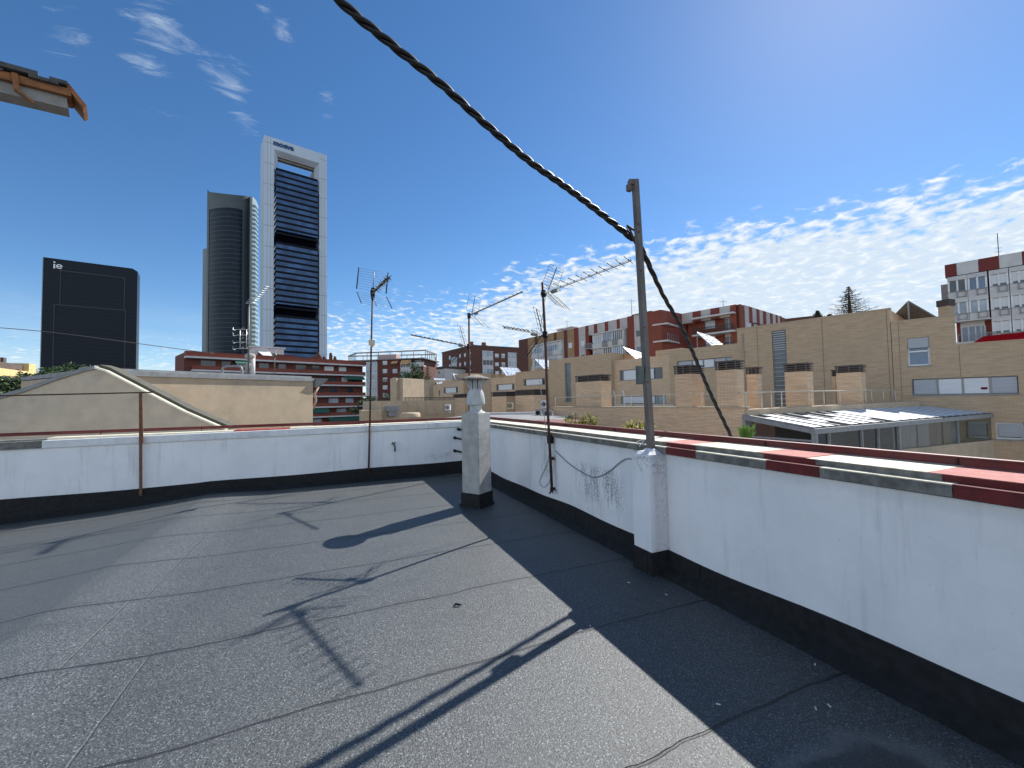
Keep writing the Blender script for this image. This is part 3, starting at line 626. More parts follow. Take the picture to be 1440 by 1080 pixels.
# ---------------------------------------------------------------- yagi antennas
def yagi(parent, J, T, nel, elen, m_boom, m_el, refl=.42, reflsp=.4, clampr=.03, roll=0.0, fold=True, back=.0, gapstart=.22, dead='h', roundel=.004, reflrods=9, reflw=None):
    J = Vector(J); T = Vector(T); t = (T-J).normalized(); up = Vector((0, 0, 1)); sd = t.cross(up).normalized(); uu = sd.cross(t)
    if roll: sd, uu = sd*cos(roll)+uu*sin(roll), uu*cos(roll)-sd*sin(roll)
    L = (T-J).length
    g = MB(); g.beam(J-t*back, T, .021, .021, up=uu); g.lathe(T, [(0.0005, -.012), (.014, -.008), (.014, .008), (.0005, .012)], 8); boom = g.build('boom', m_boom, parent)
    for i in range(nel):
        f = gapstart+(1-gapstart-.02)*i/(nel-1); p = J+t*(L*f)+uu*.014; l = elen*(1-.15*i/nel)/2
        bend = R.uniform(-.01, .01)
        g = MB(); g.tube([p-sd*l+t*bend, p, p+sd*l-t*bend*.4], roundel, 6); g.lathe(p-uu*.006, [(.0005, -.012), (.013, -.012), (.013, .014), (.0005, .014)], 8); g.build('director', m_el, boom)
    # folded dipole and its box
    p = J+t*(L*gapstart*.62); l = elen*.5
    g = MB(); pts = [p+sd*(cos(a)*l*1.0)+t*(sin(a)*.035)+uu*.02 for a in [2*pi*i/20 for i in range(21)]]; g.tube(pts, .004, 6, cap=False); g.build('dipole', m_el, boom)
    g = MB(); g.beam(p-t*.045-uu*.025, p+t*.045-uu*.025, .05, .035, up=uu); g.build('connector_box', M('grey_plastic_box', (.20, .19, .17), (.15, .14, .13), 20, .6), boom)
    # two grid reflectors opening forwards
    if refl:
        rw = reflw or elen*1.25
        for sg in (1, -1):
            o = J+t*(L*.055); dr = (uu*sg*cos(reflsp)+t*sin(reflsp)).normalized()
            g = MB()
            g.beam(o, o+dr*refl, .012, .008, up=sd)
            for e in (-1, 1): g.tube([o+dr*.05+sd*e*rw/2, o+dr*refl+sd*e*rw/2], .0028, 5)
            for j in range(reflrods):
                f = .12+.88*j/(reflrods-1); g.tube([o+dr*refl*f-sd*rw/2, o+dr*refl*f+sd*rw/2], .0025, 5)
            g.build('reflector', m_el, boom)
    return boom

m_dkel = M('weathered_grey_rod', (.10, .10, .10), (.16, .15, .14), 30, .5, .5)
# mast with two antennas fixed on right parapet
am = thing('antenna_mast', (2.75, 5.13, .35), 'rusty brown antenna mast on the right parapet with two aerials', 'antenna')
top_ = onx(762, 394, 2.75)
mp = [Vector((2.75, 5.10, .33)), Vector((2.75, 5.17, 1.45)), Vector((2.75, 5.20, 2.5)), Vector((2.745, 5.235, 3.28))]
g = MB(); g.tube(mp, .019, 12); mast = g.build('mast_pole', m_rustdk, am)
yagi(am, (2.74, 5.21, 3.11), (3.39, 4.10, 3.31), 10, .36, m_alu, m_dkel, roundel=.0052, refl=.36, reflsp=.62, back=.05, reflw=.38, reflrods=9)
yagi(am, (2.74, 5.19, 2.52), (2.29, 5.60, 2.66), 7, .28, m_alu, m_black, refl=.38, reflsp=.45, back=.04, reflw=.32, reflrods=5, gapstart=.4, roundel=.006)
for zc in (3.11, 2.52):
    g = MB(); g.lathe((2.745, 5.21 if zc > 3 else 5.19, zc), [(.02, -.05), (.034, -.045), (.034, .045), (.02, .05)], 10); g.box(2.71, 2.78, 5.18, 5.23, zc-.025, zc+.025); g.build('clamp', m_black, am)
g = MB(); g.lathe((2.775, 5.165, 1.05), [(.0005, -.06), (.045, -.06), (.048, .05), (.0005, .055)], 10); g.build('wall_bracket', m_black, am)
g = MB()
for zc in (.78, .36): 
    g.box(2.755, 2.83, 5.13, 5.17, zc-.02, zc+.02)
    for i in range(5): g.tube([(2.75, 5.12, zc), (2.75+R.uniform(-.05, .03), 5.12+R.uniform(-.06, .06), zc+R.uniform(-.05, .04))], .008, 6)
g.build('lower_clamp', m_rustdk, am)
m_wire = M('grey_wire', (.26, .28, .30), (.2, .22, .24), 30, .6)
def wire(name, pts, r, mat, label, cat='wire', group=None):
    g = MB(); g.tube(crom([Vector(p) for p in pts], 8), r, 6); return tag(g.build(name, mat, loc=pts[0]), label, cat, group)
XW = 2.805
wire('drop_wire', [Vector((2.76, 5.19, 3.05)), onx(757, 500, 2.76)+Vector((0, 0, 0)), onx(766, 590, 2.76), onx(772, 622, XW), onx(770, 650, XW), onx(759, 676, XW), onx(765, 685, XW), onx(774, 672, XW), onx(775, 640, XW)], .0045, m_wire, 'thin grey wire looping beside the rusty antenna mast')
wire('wall_wire', [onx(a, b, XW) for a, b in [(781, 634), (800, 652), (825, 668), (838, 671), (855, 664), (872, 650), (882, 645), (891, 647)]], .006, m_wire, 'grey wire sagging across the white right parapet above mould stains')
wire('tie_wire', [onx(899, 628, 2.74), Vector((2.80, 3.28, 1.19)), onx(893, 623, 2.84), onx(891, 626, 2.83), onx(893, 636, 2.78)], .004, m_white, 'thin pale wire tied round the foot of the steel post')
wire('tie_wire', [onx(770, 622, 2.80), onx(773, 619, 2.79), onx(777, 612, 2.79), onx(776, 608, 2.83), onx(771, 607, 2.85)], .005, m_white, 'pale wire loop knotted at the antenna mast bracket')

# corner mast behind the chimney
cm = thing('antenna_mast', (2.74, 8.78, 1.1), 'thin dark antenna mast in the roof corner behind the chimney', 'antenna')
g = MB(); g.tube([(2.74, 8.80, .6), (2.72, 8.74, 2.0), (2.715, 8.66, 3.52)], .021, 10); g.build('mast_pole', m_rustdk, cm)
yagi(cm, (2.715, 8.66, 3.47), (3.57, 7.70, 3.83), 12, .22, m_dkel, m_dkel, refl=.40, reflsp=.5, back=.04, reflw=.5, reflrods=4, roundel=.003)
yagi(cm, (2.72, 8.74, 2.80), (1.60, 9.45, 3.11), 11, .26, m_dkel, m_black, refl=.46, reflsp=.5, back=.04, reflw=.4, reflrods=4, roundel=.006)
for yc, zc in ((8.665, 3.47), (8.72, 2.8)):
    g = MB(); g.lathe((2.717, yc, zc), [(.02, -.06), (.04, -.05), (.04, .05), (.02, .06)], 10); g.build('clamp', m_black, cm)

# far parapet mast with the wide grid antenna
fm = thing('antenna_mast', (.65, YL-.06, .15), 'slim galvanised mast on the far parapet with a wide grid aerial', 'antenna')
fp = [Vector((.645, 9.09, .12)), Vector((.675, 9.09, 1.11)), Vector((.711, 9.09, 2.74)), Vector((.742, 9.07, 3.82))]
g = MB(); g.tube(fp[:2], .020, 10); g.tube(fp[1:], .018, 10); g.build('mast_pole', m_rustdk, fm)
J = Vector((.745, 9.05, 3.88)); yawp = ax
g = MB(); g.lathe(J, [(.0005, -.12), (.03, -.12), (.045, -.03), (.05, .06), (.0005, .08)], 10); g.beam(J, J+Vector((0, 0, .12)), .06, .09); g.build('clamp', m_black, fm)
tv = (Vector((1.0, 8.55, 4.10))-J).normalized()
g = MB(); 
for s2 in (-.04, .04): g.beam(J+ax*s2*.4+Vector((0, 0, .02)), J+tv*.62+ax*s2, .014, .014)
bm = g.build('boom', m_dkel, fm)
for i in range(9):
    p = J+tv*(.09+.065*i)
    g = MB(); n_ = Vector((0, 0, 1)); 
    g.tube([p-ax*.065-n_*.05, p-ax*.01, p+ax*.065+n_*.045], .007, 6); g.tube([p-ax*.06+n_*.05, p+ax*.06-n_*.05], .007, 6); g.build('director', m_black if i % 3 else m_cream, bm)
def gridpanel(O, a, b, n, m1, endt, name='reflector'):
    """O corner, a span of rods, b direction across rods"""
    g = MB()
    for i in range(n): q = O+b*(i/(n-1)); g.tube([q, q+a], .0026, 5)
    o = g.build(name, m1, fm)
    for e in (0, 1): 
        g = MB(); g.tube([O+a*e-b*.03, O+a*e+b*1.03], endt, 6); g.build('edge_bar', m_black, o)
Dp = 9.0; P4 = lambda px, py: ony(px, py, 9.10)
ul, ll, ur, lr = P4(504.5, 377), P4(501.5, 405), ony(546, 387, 8.98), ony(543, 412, 8.98)
gridpanel(ll, lr-ll, ul-ll, 9, m_galv, .013)
ll2, bl2 = P4(502, 411), ony(508, 426, 8.8); lr2 = ony(543, 418, 8.98); br2 = ony(551, 433, 8.7)
gridpanel(bl2, br2-bl2, ll2-bl2, 6, m_galv, .009)
g = MB(); g.tube([J, ony(526, 381, 9.04)], .011, 6); g.tube([J-Vector((0, 0, .05)), ony(529.5, 430, 8.85)], .009, 6); g.build('brace', m_galv, fm)
p = ony(523, 482, 9.04); g = MB(); g.box(p.x-.065, p.x+.055, p.y-.05, p.y, p.z-.055, p.z+.055); g.box(p.x-.03, p.x+.03, p.y-.02, p.y+.03, p.z-.09, p.z-.055); g.build('amplifier_box', m_cream, fm)

# rusty clothes-line post
cp_ = thing('clothesline_post', (-3.04, 9.08, .1), 'rust-brown clothes line post with crossbar at the far parapet', 'post')
g = MB(); g.beam((-3.035, 9.08, .10), (-3.06, 9.08, 1.845), .034, .034); g.beam((-3.02, 9.06, 1.0), (-3.045, 9.06, 1.84), .012, .03); g.build('upright', m_rust, cp_)
g = MB(); g.beam((-6.5, 9.08, 1.79), (-2.86, 9.08, 1.858), .02, .022); g.build('crossbar', m_rustdk, cp_)

# small debris on the felt
p = onz(643, 851, .01); g = MB()
g.tube([p+Vector((-.03, .0, 0)), p+Vector((-.01, .012, .006)), p+Vector((.012, -.004, .004)), p+Vector((.035, -.012, 0))], [.004, .009, .009, .003], 6)
tag(g.build('debris', m_black, loc=p), 'small dark scrap lying on the sunlit felt roof', 'debris')
SCL = ['pale scrap on the shaded felt left of the pier foot', 'pale scrap nearest the bottom edge on shaded felt', 'pale scrap beside the one nearest the bottom edge', 'pale scrap on shaded felt midway to the white wall', 'small pale scrap at the foot of the far parapet beyond the clothes line post', 'pale scrap just below the pier foot', 'faint pale scrap near the tip of the sunlit floor', 'pale scrap in the shade beside the end of the cable shadow']
for si, (qx, qy) in enumerate([(884, 819), (1147, 1000 - 4), (1166, 992), (1146, 934), (246, 704), (937, 836), (1010, 990), (830, 880)]):
    p = onz(qx, qy, .006); g = MB(); a = R.uniform(0, 3); 
    g.beam(p-Vector((cos(a), sin(a), 0))*.011, p+Vector((cos(a), sin(a), 0))*.011, .007, .004)
    tag(g.build('paper_scrap', m_offw, loc=p), SCL[si], 'debris', 'pale scraps on the roof')

# ---------------------------------------------------------------- timber eave end, upper left
v0 = Pd(-60, 95, 5.6); bt = thing('timber_eave', Pd(0, 120, 5.6), 'concrete beam end with orange timber and broken tiles jutting in at upper left', 'eave')
def B(px, py, d): return Pd(px, py, d)
g = MB()  # concrete beam, chamfered end; a real box from behind left towards the right
A0, A1 = B(-70, 118, 5.2), B(97, 158, 5.9)
ln = (A1-A0).normalized(); sdv = ln.cross(Vector((0, 0, 1))).normalized(); upv = sdv.cross(ln)
def bb(g, s0, s1, w0, w1, h0, h1, base=A0):
    c = []
    for h in (h0, h1):
        for (s, w_) in ((s0, w0), (s1, w0), (s1, w1), (s0, w1)): c.append(base+ln*s+sdv*w_+upv*h)
    g.hexa(c)
Lb = (A1-A0).length
bb(g, 0, Lb, -.10, .14, -.02, .165); g.build('concrete_beam', m_conc, bt)
g = MB(); bb(g, 0, Lb+.05, .13, .20, .135, .235); bb(g, 0, Lb+.05, -.2, .12, .168, .215); g.build('timber_plank', m_wood, bt)
g = MB(); c0 = A0+ln*(Lb+.02)
g.hexa([c0+sdv*.2+upv*.02+ln*.13, c0+sdv*.2+upv*.06+ln*.17, c0+sdv*.2+upv*.31+ln*.02, c0+sdv*.2+upv*.29-ln*.03, c0-sdv*.2+upv*.02+ln*.13, c0-sdv*.2+upv*.06+ln*.17, c0-sdv*.2+upv*.31+ln*.02, c0-sdv*.2+upv*.29-ln*.03]); g.build('verge_board', m_wood, bt)
for i, (s0, s1, h) in enumerate([(Lb-.86, Lb-.55, .262), (Lb-.98, Lb-.62, .29), (Lb-.66, Lb-.24, .30), (Lb-.33, Lb-.06, .262), (Lb-.14, Lb+.03, .30)]):
    g = MB(); jj = R.uniform(-.03, .03); bb(g, s0, s1, -.25+jj, .24+jj, h-.035, h+R.uniform(0, .03)); g.build('tile', m_slate, bt)
g = MB(); cx_ = Lb-.48; bb(g, cx_, cx_+.055, .20, .235, -.0, .235); bb(g, cx_+.05, cx_+.1, .02, .07, .30, .40)
g.beam(A0+ln*(cx_+.02)+sdv*.22+upv*.02, A0+ln*(cx_+.16)+sdv*.2-upv*.09, .05, .03); g.build('tie_strut', m_wood, bt)

# thin overhead wire far left
a, b = plan(-30, 13.5), plan(285, 16.5)
wire('overhead_wire', [Pd(-40, 458, 12.5), Pd(60, 466, 12.8), Pd(150, 477, 13.2), Pd(230, 488, 14), Pd(300, 497, 14.6)], .012, m_dkel, 'thin grey wire crossing the sky low at far left')

# ================================================================ NEIGHBOUR: beige rendered houses on the left
nb = thing('rendered_house', plan(120, 12), 'grey-beige rendered gable house directly beyond the far parapet', 'house')
G1 = Fr(plan(-40, 11.6), plan(330, 12.2))
def uz(fr, px, py): return fr.uz(px, py)
prof = [(-150, 592), (-60, 575), (0, 560), (33, 551), (80, 534), (118, 522), (135, 518.5), (150, 523), (200, 549), (260, 580), (318, 605)]
pts = [uz(G1, *p) for p in prof]
g = MB()
fr_ = [G1.P(u, 0, z_) for u, z_ in pts]; bk = [G1.P(u, -.5, z_) for u, z_ in pts]
lo = [G1.P(pts[0][0], 0, GZ), G1.P(pts[-1][0], 0, GZ)]; lb = [G1.P(pts[0][0], -.5, GZ), G1.P(pts[-1][0], -.5, GZ)]
g.face([lo[0], lo[1]]+fr_[::-1]); g.face([lo[1], lb[1], bk[-1], fr_[-1]]); g.face([lb[0], lo[0], fr_[0], bk[0]])
g.build('gable_wall', m_beigeg, nb)
g = MB()
for a, b, c, d in zip(fr_, fr_[1:], bk, bk[1:]): g.face([a, b, d, c])
lab(g.build('roof', M('dark_olive_roof', (.10, .095, .075), (.07, .068, .055), 2, .95), nb), 'dark weathered roof slope')
g = MB()
for (a, b) in zip(pts[:7], pts[1:7]):
    for dd, zz_ in ((.03, .0),): g.hexa([G1.P(a[0], -.1, a[1]-.02), G1.P(b[0], -.1, b[1]-.02), G1.P(b[0], .05, b[1]-.02), G1.P(a[0], .05, a[1]-.02), G1.P(a[0], -.1, a[1]+.09), G1.P(b[0], -.1, b[1]+.09), G1.P(b[0], .05, b[1]+.09), G1.P(a[0], .05, a[1]+.09)])
g.build('verge', m_trimg, nb)
g = MB()
for (a, b) in zip(pts[6:], pts[7:]): g.hexa([G1.P(a[0], -.1, a[1]-.0), G1.P(b[0], -.1, b[1]-.0), G1.P(b[0], .06, b[1]-.0), G1.P(a[0], .06, a[1]-.0), G1.P(a[0], -.1, a[1]+.05), G1.P(b[0], -.1, b[1]+.05), G1.P(b[0], .06, b[1]+.05), G1.P(a[0], .06, a[1]+.05)])
lab(g.build('verge', m_brightm, nb), 'shiny metal verge on the right slope')
g = MB()
for (a, b) in zip(pts[6:], pts[7:]): g.hexa([G1.P(a[0], -.5, a[1]+.0), G1.P(b[0], -.5, b[1]+.0), G1.P(b[0], -.12, b[1]+.0), G1.P(a[0], -.12, a[1]+.0), G1.P(a[0], -.5, a[1]+.13), G1.P(b[0], -.5, b[1]+.13), G1.P(b[0], -.12, b[1]+.13), G1.P(a[0], -.12, a[1]+.13)])
g.build('upstand', MATS['dark_olive_roof'], nb)

nb2 = thing('rendered_house', plan(300, 17), 'long beige rendered wall with a flat grey roof edge and antenna', 'house')
G2 = Fr(plan(140, 13.6), plan(440, 20.6))
zl, zr = G2.Z(145, 521), G2.Z(440, 532); zt = (zl+zr)/2
u0, u1 = G2.U(120), G2.U(440)
g = MB(); g.fb(G2, u0, u1, -6, 0, GZ, zl-.15, None, zr-.15); g.build('wall', m_beige, nb2)
g = MB(); g.fb(G2, u0, u1+.05, -.25, .07, zl-.16, zl, zr-.16, zr); g.fb(G2, u0, u1+.08, -.6, -.2, zl-.05, zl+.1, zr-.05, zr+.1); g.build('roof_edge', m_trimg, nb2)
g = MB(); g.fb(G2, u0, u1, -6, -.3, zl-.12, zl+.02, zr-.12, zr+.02); g.build('roof', m_trimg, nb2)
# gutter outlet at the corner
e = G2.P(u1+.05, -.1, zr); g = MB(); ax2 = G2.u
g.hexa([e+ax2*.02+Vector((0, 0, -.45)), e+ax2*.25+Vector((0, 0, -.45)), e+ax2*.25+Vector((0, 0, -.45))+G2.n*.2, e+ax2*.02+Vector((0, 0, -.45))+G2.n*.2, e, e+ax2*.7, e+ax2*.7+G2.n*.3, e+G2.n*.3]); g.build('gutter_hopper', m_galv, nb2)
g = MB(); g.tube([e+ax2*.35+Vector((0, 0, -.4)), e+ax2*.12+Vector((0, 0, -.75)), e+ax2*.2+Vector((0, 0, -1.1)), e+ax2*.05+Vector((0, 0, -1.5))], .06, 10); g.build('downpipe', M('pinkish_pipe', (.45, .28, .22), (.38, .24, .19), 5, .7), nb2)

# antenna group on that roof
def roofP(px, d): return plan(px, d)
rb = roofP(349, 18.5); rm = thing('antenna_mast', Vector((rb.x, rb.y, zt)), 'distant sunlit antenna mast on the beige wall roof', 'antenna')
def zz_at(px, py, P): 
    v = ray(px, py); t = hypot(P.x, P.y)/hypot(v.x, v.y); return EYE.z+v.z*t
g = MB(); g.tube([Vector((rb.x, rb.y, zt-.1)), Vector((rb.x, rb.y, zz_at(347, 430, rb)))], .035, 8); g.build('mast_pole', m_dkel, rm)
j = Vector((rb.x, rb.y, zz_at(347, 431, rb))); t2 = roofP(372, 17.6); t2.z = zz_at(372, 402, t2)
yagi(rm, j, t2, 9, .42, m_alu, m_alu, refl=0, roundel=.010)
j = Vector((rb.x, rb.y, zz_at(347, 466, rb))); g = MB()
for i, yy in enumerate([463, 471, 481, 490]):
    p = plan(335, 18.4); p.z = zz_at(335, yy, p); q = plan(327, 18.2); q.z = zz_at(327, yy+1, q); r_ = Vector((rb.x, rb.y, p.z))
    g.tube([r_, p, q], .012, 6); g.tube([q+Vector((0, 0, .12)), q, q+ax*.1-Vector((0, 0, .02))], .009, 5)
for s3 in (337, 346):
    p = plan(s3, 18.4); p1 = p.copy(); p.z = zz_at(s3, 464, p); p1.z = zz_at(s3, 491, p1); g.tube([p, p1], .014, 6)
    for kx in range(5): q = p.lerp(p1, kx/4); g.tube([q, q+ax*.16+Vector((0, 0, .1))], .008, 5)
g.build('panel_aerial', m_alu, rm)
vb = roofP(355, 19.0); vn = thing('roof_vent', Vector((vb.x, vb.y, zt)), 'stubby white vent pipe wrapped in cloth beside the distant mast', 'vent')
g = MB(); zt2 = zz_at(355, 501, vb); g.tube([Vector((vb.x, vb.y, zt-.1)), Vector((vb.x, vb.y, zt2))], .10, 12); g.build('pipe', m_offw, vn)
g = MB(); g.lathe(Vector((vb.x-.1, vb.y, zt2)), [(.0005, -.16), (.16, -.13), (.23, 0), (.18, .1), (.0005, .14)], 12); g.tube([Vector((vb.x-.1, vb.y, zt2-.2)), Vector((vb.x-.25, vb.y, zt+.2))], .1, 8); g.build('wrapping', M('dirty_cloth', (.42, .38, .34), (.30, .26, .23), 9, .95, bump=.03, bscale=8), vn)
wp = roofP(386, 19.5); g = MB(); g.tube([Vector((wp.x, wp.y, zt-.1)), Vector((wp.x, wp.y, zz_at(386, 494, wp)))], .02, 6); g.lathe(Vector((wp.x, wp.y, zz_at(386, 499, wp))), [(.0005, -.1), (.1, -.08), (.1, .05), (.0005, .1)], 8)
tag(g.build('roof_pole', m_dkel, loc=(wp.x, wp.y, zt)), 'thin dark pole on the beige wall roof below the steel tower', 'pole')
pq = roofP(322, 18.0); g = MB(); zz0 = zz_at(322, 524, pq); g.tube(crom([pq.lerp(pq, 0)+Vector((0, 0, zz0-pq.z))+ax*a+Vector((0, 0, b)) for a, b in ((-.3, -.1), (-.28, .18), (-.1, .27), (.3, .27), (.52, .2), (.56, -.1))], 5), .05, 8)
tag(g.build('vent_pipe', m_galv, loc=(pq.x, pq.y, zz0)), 'bent grey pipe lying over the beige wall roof edge', 'pipe')

# ================================================================ generic facade tools
def rectsort(v): return sorted(set(round(x, 4) for x in v))
def facade_wall(g, fr, u0, u1, z0, z1, holes, rev=.18):
    us = rectsort([u0, u1]+[h[0] for h in holes]+[h[1] for h in holes]); zs = rectsort([z0, z1]+[h[2] for h in holes]+[h[3] for h in holes])
    us = [u for u in us if u0-1e-4 <= u <= u1+1e-4]; zs = [q for q in zs if z0-1e-4 <= q <= z1+1e-4]
    P = fr.P
    flip = fr.u.cross(Vector((0, 0, 1))).dot(fr.n) < 0
    def ff(l): g.face(l[::-1] if flip else l)
    for a, b in zip(us, us[1:]):
        run = None
        for c, d in zip(zs, zs[1:]):
            mu, mz = (a+b)/2, (c+d)/2
            if any(h[0] < mu < h[1] and h[2] < mz < h[3] for h in holes): continue
            ff([P(a, 0, c), P(b, 0, c), P(b, 0, d), P(a, 0, d)])
    for (a, b, c, d) in holes:
        ff([P(a, 0, c), P(a, -rev, c), P(b, -rev, c), P(b, 0, c)][::-1]); ff([P(a, 0, d), P(a, -rev, d), P(b, -rev, d), P(b, 0, d)])
        ff([P(a, 0, c), P(a, -rev, c), P(a, -rev, d), P(a, 0, d)]); ff([P(b, 0, c), P(b, -rev, c), P(b, -rev, d), P(b, 0, d)][::-1])
def window(th, fr, h, glass=None, split=2, shut=0.0, shutm=None, fm_=None, fw=.06, rev=.18, name='window', lb_=None):
    a, b, c, d = h; fmm = fm_ or m_white
    g = MB(); e = -rev
    g.fb(fr, a, b, e, e+.06, d-fw, d-.001); g.fb(fr, a, b, e, e+.06, c+.001, c+fw)
    for i in range(split+1):
        u = a+(b-a)*i/split; lo_ = max(a+.001, u-fw/2) if 0 < i < split else (a+.001 if i == 0 else b-fw); hi_ = lo_+fw
        g.fb(fr, lo_, hi_, e, e+.055, c+fw, d-fw)
    w = g.build(name, fmm, th)
    if lb_: lab(w, lb_)
    g = MB(); P = fr.P; q = [P(a, e+.02, c), P(b, e+.02, c), P(b, e+.02, d), P(a, e+.02, d)]
    g.face(q if fr.u.cross(Vector((0, 0, 1))).dot(fr.n) > 0 else q[::-1]); g.build('pane', glass or g_dark, w)
    if shut > 0:
        g = MB(); g.fb(fr, a+fw, b-fw, e+.03, e+.075, d-fw-(d-c-2*fw)*shut, d-fw); g.build('shutter', shutm or m_shut, w)
    return w
def body(g, fr, u0, u1, dep, z0, z1, front=-.18):
    g.fb(fr, u0, u1, -dep, front, z0, z1)
def sidecaps(g, fr, u0, u1, z0, z1, t=.18):
    # close the ring between front sheet and body
    P = fr.P
    g.face([P(u0, 0, z0), P(u0, -t, z0), P(u0, -t, z1), P(u0, 0, z1)]); g.face([P(u1, 0, z0), P(u1, -t, z0), P(u1, -t, z1), P(u1, 0, z1)]); g.face([P(u0, 0, z1), P(u1, 0, z1), P(u1, -t, z1), P(u0, -t, z1)])
def block(th, fr, u0, u1, dep, ztop, mat, holes=(), z0=GZ, name='wall'):
    g = MB(); facade_wall(g, fr, u0, u1, z0, ztop, list(holes)); sidecaps(g, fr, u0, u1, z0, ztop); body(g, fr, u0, u1, dep, z0, ztop-.002)
    return g.build(name, mat, th)

# ================================================================ TOWERS
def text_mesh(txt, bold=0.02, extr=.3):
    cu = bpy.data.curves.new('txt', 'FONT'); cu.body = txt; cu.size = 1; cu.offset = bold; cu.extrude = extr; cu.resolution_u = 4
    ob = bpy.data.objects.new('txt', cu); COL.objects.link(ob); bpy.context.view_layer.update()
    dg = bpy.context.evaluated_depsgraph_get(); me = bpy.data.meshes.new_from_object(ob.evaluated_get(dg))
    bpy.data.objects.remove(ob); return me
def put_text(txt, fr, u0, u1, z0, z1, d, mat, th, bold=.02, name='lettering'):
    me = text_mesh(txt, bold, .02); xs_ = [v.co.x for v in me.vertices]; ys_ = [v.co.y for v in me.vertices]
    a, b, c, e = min(xs_), max(xs_), min(ys_), max(ys_); org = ORG[th.name]
    for v in me.vertices:
        u = u0+(u1-u0)*(v.co.x-a)/(b-a); zz_ = z0+(z1-z0)*(v.co.y-c)/(e-c); p = fr.P(u, d+v.co.z*12, zz_); v.co = p-org
    me.materials.clear(); me.materials.append(mat); o = bpy.data.objects.new(name, me); COL.objects.link(o); o.parent = th; ORG[o.name] = org; return o

# --- steel framed tower
TH = 225.0
A, B_ = onz(371.5, 189.5, TH), onz(459.5, 218.5, TH)
T1 = Fr(A, B_); L = T1.L; st = thing('office_tower', T1.P(L/2, 0, GZ), 'tallest tower with pale steel frame and dark glass, blue lettering on top', 'skyscraper')
dep = 20.0
uL, uR = T1.U(388), T1.U(446.5)
zOT = T1.Z(388, 212); zG = T1.Z(388, 237); zbeamR = T1.Z(446, 231)
g = MB(); g.fb(T1, 0, uL-2, -dep, 0, GZ, TH); g.fb(T1, uR+1.5, L, -dep, 0, GZ, TH); g.build('core', m_steelclad, st)
g = MB(); g.fb(T1, uL-2, uR+1.5, -12, 0, zOT+1, TH); beam_ = g.build('top_beam', m_steelclad, st)
# panel joints
g = MB()
for q in range(14):
    zz_ = GZ+8+q*17.5
    for (a, b) in ((0, uL-2), (uR+1.5, L)): g.fb(T1, a-.05, b+.05, -.3, .04, zz_, zz_+.35)
for a, b in ((0, uL-2), (uR+1.5, L)):
    for q in (.33, .66): g.fb(T1, a+(b-a)*q, a+(b-a)*q+.2, -.3, .035, GZ, TH-.2)
g.build('panel_joint', M('grey_joint', (.22, .25, .28), None, 1, .7), st)
# chamfered inner linings of the opening
g = MB(); P = T1.P; iu0, iu1, iz = uL+1.5, uR-1.5, zOT-2.5
g.face([P(uL-2, .02, zOT+1), P(uR+1.5, .02, zOT+1), P(iu1, -5, iz), P(iu0, -5, iz)]); g.face([P(uL-2, .02, zOT+1), P(iu0, -5, iz), P(iu0, -5, zG-12), P(uL-2, .02, zG-12)]); g.face([P(uR+1.5, .02, zOT+1), P(iu1, -5, iz), P(iu1, -5, zG-12), P(uR+1.5, .02, zG-12)])
g.build('reveal', m_brightm if False else m_steelclad, st)
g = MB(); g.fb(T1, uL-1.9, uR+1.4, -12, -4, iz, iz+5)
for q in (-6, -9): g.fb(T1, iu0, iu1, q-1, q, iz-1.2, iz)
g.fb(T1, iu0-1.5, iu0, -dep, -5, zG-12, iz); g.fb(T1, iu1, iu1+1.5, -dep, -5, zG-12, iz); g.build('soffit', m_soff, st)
# glass blocks with floor bands
blocks = [(T1.Z(388, 237), T1.Z(388, 323)), (T1.Z(388, 340), T1.Z(388, 427)), (T1.Z(388, 443), GZ)]
gl_t = glassmat('tower_glass', (.026, .075, .17), rough=.15, var=.6, sc=.09, spec=.15)
gl_t2 = gl_t
gu0, gu1 = T1.U(387.3), T1.U(446.3)
for i, (zt_, zb_) in enumerate(blocks):
    g = MB(); g.fb(T1, gu0, gu1, -(12 if i == 0 else dep-2), 1.2, zb_, zt_); gb = g.build('glass_block', gl_t, st)
    nf = int(round((zt_-zb_)/4.9)); g = MB()
    for f in range(nf+1):
        zz_ = zt_-4.9*f; g.fb(T1, gu0-.15, gu1+.15, -(11.9 if i == 0 else dep-1.9), 1.45, zz_-1.7, zz_+ (0 if f else .3))
    g.build('spandrel_band', M('black_spandrel', (.006, .008, .014), None, 1, .6, spec=.1), gb)
    g = MB(); nm = 22
    for f in range(nm+1):
        u = gu0+(gu1-gu0)*f/nm; g.fb(T1, u-.09, u+.09, 1.2, 1.38, zb_, zt_)
    g.build('mullion', M('grey_mullion', (.10, .13, .17), None, 1, .5), gb)
for (a, b) in ((blocks[0][1], blocks[1][0]), (blocks[1][1], blocks[2][0])):
    g = MB(); g.fb(T1, gu0+.8, gu1-.8, -dep+4, -1.5, b-.5, a+.5)
    g.build('recess', M('tower_recess', (.003, .003, .006), None, 1, .9, spec=0.0), st)
put_text('moeve', T1, T1.U(383), T1.U(412.5), T1.Z(397, 208), T1.Z(397, 202.3), .1, m_logo, st, .06)

